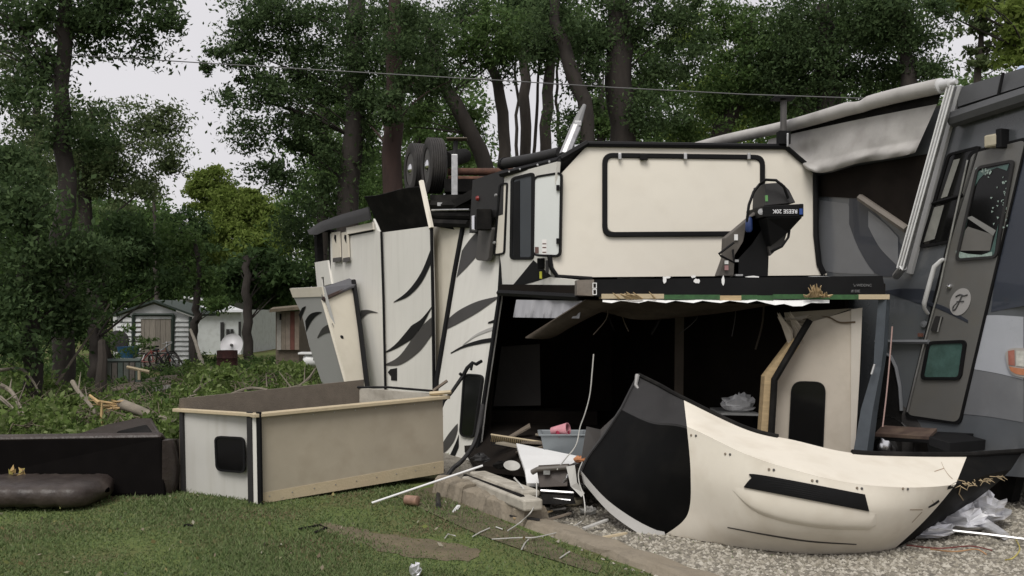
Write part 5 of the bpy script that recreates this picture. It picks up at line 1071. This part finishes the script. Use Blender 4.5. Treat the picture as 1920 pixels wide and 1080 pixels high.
# ================================================================== trees
BARK = mat("dark_bark", (.034, .028, .024), .95, .45, 5, bump=.7, bscale=16, stretch=(1, 1, .3))
BARKR = mat("reddish_bark", (.038, .022, .018), .95, .4, 5, bump=.7, bscale=16, stretch=(1, 1, .3))
BARKG = mat("grey_bark", (.062, .052, .045), .95, .4, 5, bump=.5, bscale=16, stretch=(1, 1, .3))
DK = leafmat("dark_oak_leaf", [(.034, .057, .025), (.052, .085, .034), (.07, .11, .043), (.092, .135, .058)], .44)
MD_ = leafmat("mid_green_leaf", [(.046, .084, .026), (.07, .12, .036), (.092, .15, .046), (.118, .172, .062)], .44)
OL = leafmat("olive_leaf", [(.07, .1, .044), (.1, .135, .058), (.135, .17, .075)], .44)
YG = leafmat("yellow_green_leaf", [(.11, .16, .034), (.155, .21, .045), (.2, .25, .07)], .48)
DEEP = leafmat("deep_shade_leaf", [(.028, .052, .02), (.046, .08, .028), (.064, .104, .038)], .4)  # deepest of the leaf greens
rl = np.random.default_rng(21)
def leaves(cl, rad, n_each, L_, Wd):            # cl (k,3), rad (k,)
    k = len(cl); n = k * n_each; c = np.repeat(cl, n_each, 0); r_ = np.repeat(rad, n_each)
    an = np.repeat(rl.uniform(.45, 1.5, (k, 3)) * np.array([1, 1, .62]), n_each, 0)
    p = c + np.clip(rl.normal(0, .62, (n, 3)), -1.15, 1.15) * r_[:, None] * an
    far = rl.random(n) < .02; p[far] += rl.normal(0, .12, (far.sum(), 3))
    p[:, 2] = np.maximum(p[:, 2], .02)
    u = rl.normal(0, 1, (n, 3)); u[:, 2] -= .35; u /= np.linalg.norm(u, axis=1)[:, None]; v_ = np.cross(u, rl.normal(0, 1, (n, 3))); v_ /= np.linalg.norm(v_, axis=1)[:, None]
    sz = np.clip(np.exp(rl.normal(-.04, .34, n)), .4, 1.55); l = (L_ * sz)[:, None]; w_ = (Wd * sz * rl.uniform(.75, 1.2, n))[:, None]
    nn = np.cross(u, v_) * (l * .12)
    return np.stack([p - u * l, p + v_ * w_ + nn, p + u * l, p - v_ * w_ + nn], 1).reshape(-1, 3)
def tree(name, label, trunk, crowns, lm, bark=BARK, leaf=.058, group="trees behind the wreck", npc=150, dens=1.0, limbs=True, stray=.25):
    """trunk: [(px,py,Y,radius)...] from the foot up; crowns: (px,py,rx,ry,Y)"""
    pts = [P(x, y, Y) for x, y, Y, r_ in trunk]; rs = [q_[3] for q_ in trunk]
    base = V(pts[0].x, pts[0].y, 0)
    T = thing(name, label, "tree", base, group); mb = MB()
    full = [base + V(0, 0, -.1)] + pts; sm = [Vector(p_) + V(rl.normal(0, .035), rl.normal(0, .035), 0) * (k_ > 0) for k_, p_ in enumerate(smooth_line([tuple(p) for p in full], 18))]; rs2 = [rs[0] * 1.15] + rs; rsm = [x[0] for x in smooth_line([(r_,) for r_ in rs2], 18)]
    mb.tube(sm, [max(.02, x) for x in rsm], bark, 10)
    cls = []; rads = []
    for cx, cy, rx, ry, Y in crowns:
        c = np.array(P(cx, cy, Y)); R3 = np.array([rx * .93, (rx + ry) / 2 * .8, ry * .93]) / 1800 * Y
        vol = R3[0] * R3[1] * R3[2]; k = max(5, int(dens * 14.5 * (R3[0] * R3[2] + R3[0] * R3[1]) ** .85))
        d = rl.normal(0, 1, (k, 3)); d /= np.linalg.norm(d, axis=1)[:, None]; rr_ = rl.random(k) ** .42
        rr_[rl.random(k) < stray * .4] *= 1.18
        q_ = c + d * rr_[:, None] * R3; cls.append(q_); rads.append(rl.uniform(.22, .62, k) * (.6 + .4 * min(2, R3.min())))
    cl = np.concatenate(cls); rd = np.concatenate(rads); ok = cl[:, 2] > .15; cl, rd = cl[ok], rd[ok]
    if limbs:
        tz = [Vector(p) for p in sm]
        for i in rl.choice(len(cl), min(len(cl), 13), False):
            e_ = Vector(cl[i]); lower = [p for p in tz if p.z < e_.z - .2] or tz[:3]; s_ = min(lower, key=lambda p: (p - e_).length + abs(p.z - (e_.z - 1.2)) * .6)
            ln = (e_ - s_).length; r0 = min(.06, .008 + .011 * ln) 
            mid = s_.lerp(e_, .5) + Vector((rl.normal(0, .12), rl.normal(0, .12), .08)) * ln * .6; mb.tube(smooth_line([tuple(s_), tuple(mid), tuple(e_)], 6), [r0, r0 * .85, r0 * .7, r0 * .5, r0 * .35, .008], bark, 5)
    mb.build("trunk", T, smooth=60)
    vv_ = leaves(cl, rd, npc, leaf, leaf * .46); b_ = np.array(base); o = raw_mesh("crown", vv_ - b_, None, lm); o.parent = T; W[o.name] = base
    return T
Z0 = 600
tree("oak_tree", "tall dark tree at the far left with a straight trunk rising past the power line", [(122, 600, 17, .18), (118, 400, 17, .16), (115, 200, 17, .14), (120, 60, 17, .12), (125, -60, 17, .08)],
     [(50, 30, 150, 70, 17), (230, 50, 120, 70, 17.5), (285, 40, 55, 40, 17), (40, 190, 70, 60, 16.5), (150, 250, 60, 60, 17), (190, -30, 160, 50, 17), (90, 130, 50, 40, 17)], DK, npc=216, leaf=.047)
tree("leaning_oak_tree", "leafy tree left of the sky gap with crown reaching toward it", [(190, 640, 23, .2), (165, 420, 23, .16), (160, 300, 23, .12), (175, 200, 23, .07)],
     [(185, 260, 120, 90, 23), (285, 235, 60, 55, 23), (305, 280, 50, 40, 22.5), (120, 320, 110, 60, 23), (230, 340, 90, 40, 23)], OL, npc=202, leaf=.046)
tree("shade_tree", "broad dark green tree filling the left edge below the tall trunk", [(60, 640, 15, .13), (50, 520, 15, .12), (60, 420, 15, .08)], [(40, 400, 90, 90, 15), (60, 520, 110, 80, 15), (30, 620, 80, 60, 14.5), (150, 480, 80, 70, 15.5), (140, 580, 70, 50, 15.5), (20, 300, 60, 50, 15.5)], DK, npc=256, leaf=.047)
POST = mat('dark_post', (.06, .048, .036), .9, .3, 6)
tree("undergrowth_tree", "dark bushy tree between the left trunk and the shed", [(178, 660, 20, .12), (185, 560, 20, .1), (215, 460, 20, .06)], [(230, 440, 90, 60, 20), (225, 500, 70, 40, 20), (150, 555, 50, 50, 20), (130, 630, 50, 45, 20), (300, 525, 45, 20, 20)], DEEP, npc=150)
tree("small_tree", "small dark tree standing right of the shed with low hanging leaves", [(365, 655, 24.5, .11), (366, 600, 24.5, .1), (372, 540, 24.5, .08), (368, 450, 24.5, .05)], [(370, 525, 55, 34, 24.5), (340, 465, 60, 55, 25), (412, 572, 36, 12, 24)], MD_, npc=130)
tree("yellow_green_tree", "bright yellow green tree in the distance below the sky gap", [(450, 640, 44, .25), (450, 480, 44, .2), (440, 400, 44, .1)], [(425, 400, 70, 50, 44), (480, 400, 60, 45, 44), (450, 470, 100, 55, 43), (395, 350, 40, 35, 44), (510, 440, 40, 60, 43)], YG, npc=300, leaf=.085)
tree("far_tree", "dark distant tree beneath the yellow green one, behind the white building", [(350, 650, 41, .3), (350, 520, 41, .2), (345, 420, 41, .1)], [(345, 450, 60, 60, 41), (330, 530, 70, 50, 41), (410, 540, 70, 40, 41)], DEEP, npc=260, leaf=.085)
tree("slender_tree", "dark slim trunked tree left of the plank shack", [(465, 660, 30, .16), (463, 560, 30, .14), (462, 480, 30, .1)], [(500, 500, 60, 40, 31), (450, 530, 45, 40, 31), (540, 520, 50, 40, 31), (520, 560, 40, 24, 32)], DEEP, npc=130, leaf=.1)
tree("bare_tree", "thin bare branched sapling against the sky gap", [(292, 480, 30, .07), (288, 400, 30, .05), (295, 330, 30, .03)], [(300, 370, 38, 45, 30)], OL, BARKG, dens=.12, npc=40)
tree("water_oak_tree", "large tree right of the sky gap with ragged left edge", [(660, 560, 21, .25), (652, 400, 21, .24), (662, 250, 21, .22), (668, 100, 21, .19), (670, -60, 21, .2)],
     [(505, 50, 85, 60, 21), (440, 112, 65, 42, 20.5), (560, 40, 110, 80, 21), (470, 180, 70, 35, 20.5), (540, 150, 90, 70, 21), (460, 255, 45, 40, 20.5), (560, 260, 80, 70, 21), (520, 330, 60, 35, 20.5), (620, 330, 55, 80, 21), (560, 430, 45, 60, 22), (640, 120, 90, 120, 21.5)], DK, npc=222, leaf=.044)
tree("red_trunk_tree", "tree with thick reddish trunk directly behind the wheels", [(737, 560, 19, .21), (735, 350, 19, .2), (741, 180, 19, .18), (737, 60, 19, .14), (748, -60, 19, .1)],
     [(720, 60, 90, 70, 20), (700, 170, 55, 60, 20.5), (790, 60, 80, 60, 20), (800, 160, 60, 45, 20.5), (690, 280, 30, 60, 21), (735, 210, 40, 30, 18.3), (765, 120, 40, 40, 18.5), (740, 60, 50, 60, 18.2)], DK, BARKR, npc=216, leaf=.044)
tree("tilted_tree", "tree with slanting trunk leaning left above the trailer's pipe", [(925, 400, 22, .2), (900, 290, 22, .19), (850, 190, 22, .17), (820, 140, 22, .14), (800, 40, 22, .08)],
     [(860, 90, 90, 60, 22), (790, 230, 60, 30, 22.5), (880, 230, 40, 40, 22.5), (930, 60, 60, 60, 22)], MD_, npc=216, leaf=.044)
tree("grey_trunk_tree", "grey trunked tree just left of the trailer's silver jack gap", [(952, 480, 23, .16), (946, 290, 23, .15), (940, 180, 23, .14), (915, 110, 23, .1), (900, 20, 23, .07)], [(940, 110, 60, 45, 23), (900, 30, 80, 50, 23), (990, 60, 55, 50, 23.5)], DK, BARKG, npc=216, leaf=.044)
tree("forked_tree", "forked tree with two pale stems against the bright gap", [(988, 480, 25, .15), (986, 290, 25, .15), (985, 160, 25, .14), (984, 60, 25, .1)], [(1000, 80, 70, 40, 25), (980, 10, 60, 50, 25)], DK, BARKG, npc=110, leaf=.09)
tree("forked_tree", "straight grey stem right of the forked pair in the bright gap", [(1026, 480, 25.5, .17), (1022, 290, 25.5, .16), (1028, 150, 25.5, .15), (1030, 40, 25.5, .1)], [(1050, 60, 60, 50, 25.5), (1010, 20, 50, 40, 25.5)], DK, BARKG, npc=110, leaf=.09)
for i, (a, b, lab) in enumerate(((1003, 1010, "thinnest bare stem in the bright gap"), (1045, 1046, "thin bent stem at the right of the bright gap"), (968, 966, "thin straight stem at the left of the bright gap"))):
    tree("sapling", lab, [(a, 480, 26, .06), (a + 2, 290, 26, .05), (b, 170, 26, .04), (b + 4, 60, 26, .025)], [(b, 80, 30, 40, 26)], OL, BARKG, dens=.3, npc=60)
tree("slanting_oak_tree", "dark tree with a trunk slanting from upper left to lower right behind the front panel", [(1108, 420, 20, .17), (1102, 230, 20, .16), (1070, 130, 20, .15), (1045, 50, 20, .12), (1030, -40, 20, .08)],
     [(1080, 190, 45, 50, 20.5), (1050, 40, 70, 55, 20), (1110, 100, 55, 60, 20.5), (1070, 250, 30, 24, 20)], DK, npc=209, leaf=.044)
tree("live_oak_tree", "massive dark oak with the thickest trunk above the front panel", [(1175, 480, 21, .31), (1170, 290, 21, .29), (1162, 150, 21, .3), (1160, 40, 21, .26), (1155, -60, 21, .2)],
     [(1180, 40, 90, 80, 21), (1250, 120, 70, 70, 21), (1230, 220, 60, 50, 20.5), (1130, 60, 50, 60, 21), (1290, 30, 80, 60, 21)], DK, npc=222, leaf=.044)
tree("spreading_oak_tree", "wide dark tree behind the awning's left end", [(1330, 480, 23, .26), (1340, 290, 23, .24), (1390, 160, 23, .2), (1410, 40, 23, .12)], [(1370, 60, 90, 80, 23), (1330, 180, 80, 50, 23), (1300, 240, 60, 36, 22.5), (1430, 200, 70, 50, 23), (1400, 120, 80, 60, 22.5)], MD_, npc=222, leaf=.048)
tree("dense_oak_tree", "densest dark tree above the middle of the awning", [(1560, 480, 22, .3), (1555, 290, 22, .28), (1550, 130, 22, .24), (1540, 10, 22, .14)], [(1490, 50, 100, 80, 22), (1600, 60, 110, 80, 22), (1520, 150, 100, 60, 22), (1640, 140, 90, 45, 22), (1460, 120, 60, 70, 22), (1580, 190, 60, 25, 22)], DK, npc=249, leaf=.044)
tree("evergreen_oak_tree", "dark rounded tree directly above the awning's upper end", [(1720, 420, 21, .22), (1715, 250, 21, .2), (1700, 120, 21, .15), (1690, 20, 21, .08)], [(1690, 40, 80, 65, 21), (1720, 120, 55, 40, 21), (1650, 10, 90, 50, 21), (1760, 20, 40, 40, 21)], DK, npc=236, leaf=.044)
tree("birch_tree", "sparse light tree against the sky at the top right", [(1828, 480, 32, .14), (1830, 200, 32, .13), (1836, 100, 32, .1), (1845, 20, 32, .05)], [(1815, 50, 35, 55, 32), (1850, 30, 35, 45, 32), (1880, 80, 35, 60, 32), (1910, 40, 40, 70, 31), (1840, 110, 30, 30, 32)], OL, BARKG, npc=90, dens=.6, leaf=.1)
tree("corner_tree", "green tree in the top right corner above the motorhome roof", [(1930, 480, 28, .2), (1928, 200, 28, .18), (1925, 60, 28, .1)], [(1915, 90, 40, 50, 28), (1930, 10, 50, 40, 28), (1800, -10, 80, 30, 27)], YG, npc=110, leaf=.09)
# second row of trees, filling between the nearer ones
for i, (nm, lab, x, Y, cr, mt) in enumerate((
    ("back_row_tree", "mid green tree behind the far left trunk, seen through its gaps", 60, 30, [(30, 130, 60, 70, 30), (100, 330, 120, 80, 30), (60, 230, 60, 50, 30)], OL),
    ("back_row_tree", "mid green tree behind the ragged edge of the large oak", 600, 30, [(620, 180, 90, 90, 30), (640, 320, 90, 90, 30), (570, 400, 50, 60, 30)], MD_),
    ("back_row_tree", "mid green tree filling the space behind the reddish trunk", 780, 31, [(760, 90, 90, 90, 31), (800, 250, 60, 60, 31), (700, 380, 50, 40, 31), (860, 260, 50, 50, 31)], MD_),
    ("back_row_tree", "mid green tree behind the slanting oak and front panel", 1120, 31, [(1150, 220, 50, 60, 31), (1100, 60, 70, 60, 31), (1210, 120, 60, 80, 31), (1140, 240, 60, 50, 31)], MD_),
    ("back_row_tree", "yellowish green tree glimpsed behind the wide dark tree", 1350, 33, [(1360, 170, 90, 60, 33), (1330, 240, 80, 50, 33), (1300, 60, 60, 60, 33)], YG),
    ("back_row_tree", "mid green tree behind the densest oak by the awning", 1500, 32, [(1480, 220, 70, 50, 32), (1560, 60, 120, 70, 32), (1450, 100, 60, 70, 32), (1660, 60, 90, 60, 32)], MD_),
    ("back_row_tree", "soft light green tree behind the shed roof", 300, 48, [(300, 500, 80, 50, 48), (240, 430, 60, 70, 48), (380, 480, 60, 60, 48)], OL))):
    tree(nm, lab, [(x, 600, Y, .2), (x + 5, 460 if Y > 40 else 300, Y, .16), (x + 10, 420 if Y > 40 else 170, Y, .08)], cr, mt, leaf=.058 if Y < 40 else .085, npc=190, dens=.8)
# woods far beyond, one mass
cl = []
for i in range(3600):
    x = rl.uniform(-900, 2900); Y = rl.uniform(46, 62); top = 380 if x < 300 else (545 if x < 570 else (215 if x < 690 else 150))
    y = rl.uniform(top, 600)
    if 905 < x < 1110 and y < 330: continue
    if y < 300 and rl.random() < .35: continue
    cl.append(P(x, y, Y))
o = raw_mesh("distant_woods", leaves(np.array(cl), rl.uniform(.7, 1.5, len(cl)), 170, .13, .065), None, MD_, 'stuff')
# fallen branches and brush: leaf mass plus countable limbs
cl = []; rd = []
for i in range(560):
    x = rl.uniform(-40, 640); y = rl.uniform(700, 800) if x < 330 else rl.uniform(690, 765)
    if rl.random() < .25: y = rl.uniform(750, 815)
    Y = min(2880 / (y + 28 - 580), 20); h = rl.random() ** 1.5 * (.16 + .16 * math.sin(x * .031 + 1) * math.sin(y * .11) + (.34 if 335 < x < 430 or 480 < x < 600 else (.12 if x < 150 else 0))); p = V((x - 960) / 1800 * Y, Y, .05 + max(0, h))
    if p.x > -4.6 and p.y < 11.2: continue
    if 180 < x < 345 and y < 745: continue
    if math.sin(x * .045 + y * .09) * math.sin(x * .017 - y * .05) > .35: continue
    cl.append(p); rd.append(rl.uniform(.1, .27))
TWG = mat("thin_twig", (.15, .125, .09), .9, .3, 6); mb = MB()
for i in range(620):
    x = rl.uniform(-40, 640); y = rl.uniform(725, 800) if x < 330 else rl.uniform(690, 760); Y = min(2880 / (y + 22 - 580), 20); a = V((x - 960) / 1800 * Y, Y, .05)
    if a.x > -4.6 and a.y < 11.2: continue
    d = V(rl.normal(0, .35), rl.normal(0, .3), rl.uniform(.02, .4)); mb.tube([a, a + d * .5 + V(0, 0, .05), a + d], [.011, .008, .003], TWG, 4)
tag(mb.build("brush_twigs"), None, None, kind='stuff')
BRL = leafmat("fallen_green_leaf", [(.06, .1, .028), (.105, .155, .04), (.145, .2, .06), (.2, .24, .11)], .4)
raw_mesh("fallen_brush", leaves(np.array(cl), np.array(rd), 110, .036, .02), None, BRL, 'stuff')
cl = [V(rl.uniform(-13, -4), rl.uniform(13.5, 30), rl.uniform(0, .1)) for _ in range(500)] + [V(rl.uniform(-16, -9), rl.uniform(14, 24), rl.uniform(0, 1.3)) for _ in range(350)]
raw_mesh("yard_weeds", leaves(np.array(cl), rl.uniform(.12, .3, len(cl)), 70, .05, .02), None, MD_, 'stuff')
BR_ = mat("grey_branch", (.19, .165, .13), .9, .3, 6, bump=.3)
FRESH = mat("split_heartwood", (.42, .29, .14), .8, .3, 8)
for i, (pts, r_, lab) in enumerate((
    ([(0, 722, 13), (22, 735, 13), (40, 768, 12.5), (52, 792, 12.2)], .035, "bare forked branch rising from the brush at the left edge"),
    ([(0, 745, 12.8), (20, 762, 12.6), (48, 785, 12.3)], .03, "lower bare branch crossing at the left edge"),
    ([(0, 694, 15), (40, 692, 15), (62, 715, 14.6), (72, 735, 14.4)], .03, "arched bare branch above the others at the left edge"),
    ([(136, 716, 13.4), (150, 738, 13), (172, 762, 12.6), (178, 776, 12.5)], .035, "short grey branch stub left of the splintered limb"),
    ([(345, 758, 12.4), (370, 730, 13.4), (400, 712, 14)], .025, "thin branch sticking out of the brush above the box"),
    ([(430, 742, 13.2), (470, 728, 13.6), (520, 732, 13.6), (570, 720, 14)], .03, "long grey branch lying across the brush pile behind the box"),
    ([(560, 726, 13.8), (580, 708, 14.2), (592, 690, 14.4)], .03, "dead branch propped beside the torn trailer panel"))):
    m = MB(); L_ = smooth_line([tuple(P(*q)) for q in pts], 12); m.tube(L_, [r_ * (1 - .6 * k / 11) for k in range(12)], BR_, 7)
    for k in (3, 6, 9): m.tube([L_[k], Vector(L_[k]) + V(rl.normal(0, .12), rl.normal(0, .1), rl.uniform(.05, .3))], [r_ * .4, .004], BR_, 5)
    solo(m, "fallen_branch", lab, "branch", "fallen branches in the brush")
FL = thing("splintered_limb", "fallen limb with raw yellow splintered end behind the tipped sofa", "branch", P(230, 790, 12))
m = MB(); L_ = smooth_line([tuple(P(*q)) for q in [(226, 757, 12.4), (262, 770, 12.2), (300, 785, 11.9), (334, 790, 11.7)]], 12); m.tube(L_, [.075 - .003 * k for k in range(12)], BR_, 8); m.build("limb", FL, smooth=60)
m = MB(); rng = random.Random(6)
for i in range(26):
    a = P(228 + rng.uniform(-6, 10), 757 + rng.uniform(-5, 9), 12.35); m.tube([a, a + V(rng.uniform(-.38, -.05), rng.uniform(-.1, .05), rng.uniform(-.05, .1))], [.016, .003], FRESH, 4)
m.tube([P(190, 797, 12.2), P(191, 755, 12.2)], [.03, .012], FRESH, 5); m.tube([P(186, 756, 12.2), P(168, 741, 12.4)], [.028, .015], FRESH, 5); m.build("splinter", FL)

n_ = 160; cl = np.stack([rl.uniform(-4.5, .2, n_), rl.uniform(5.4, 8.6, n_), np.full(n_, .03)], 1); cl = cl[((cl[:, 0] - kA.x) * kn.x + (cl[:, 1] - kA.y) * kn.y) < .1]
v_ = leaves(cl, np.full(len(cl), .02), 1, .018, .010); v_[:, 2] = np.clip(v_[:, 2], .012, .06); raw_mesh("leaf_litter", v_, None, leafmat("litter_leaf", [(.25, .2, .1), (.12, .14, .04), (.3, .28, .22), (.1, .07, .04)], .1), 'stuff')
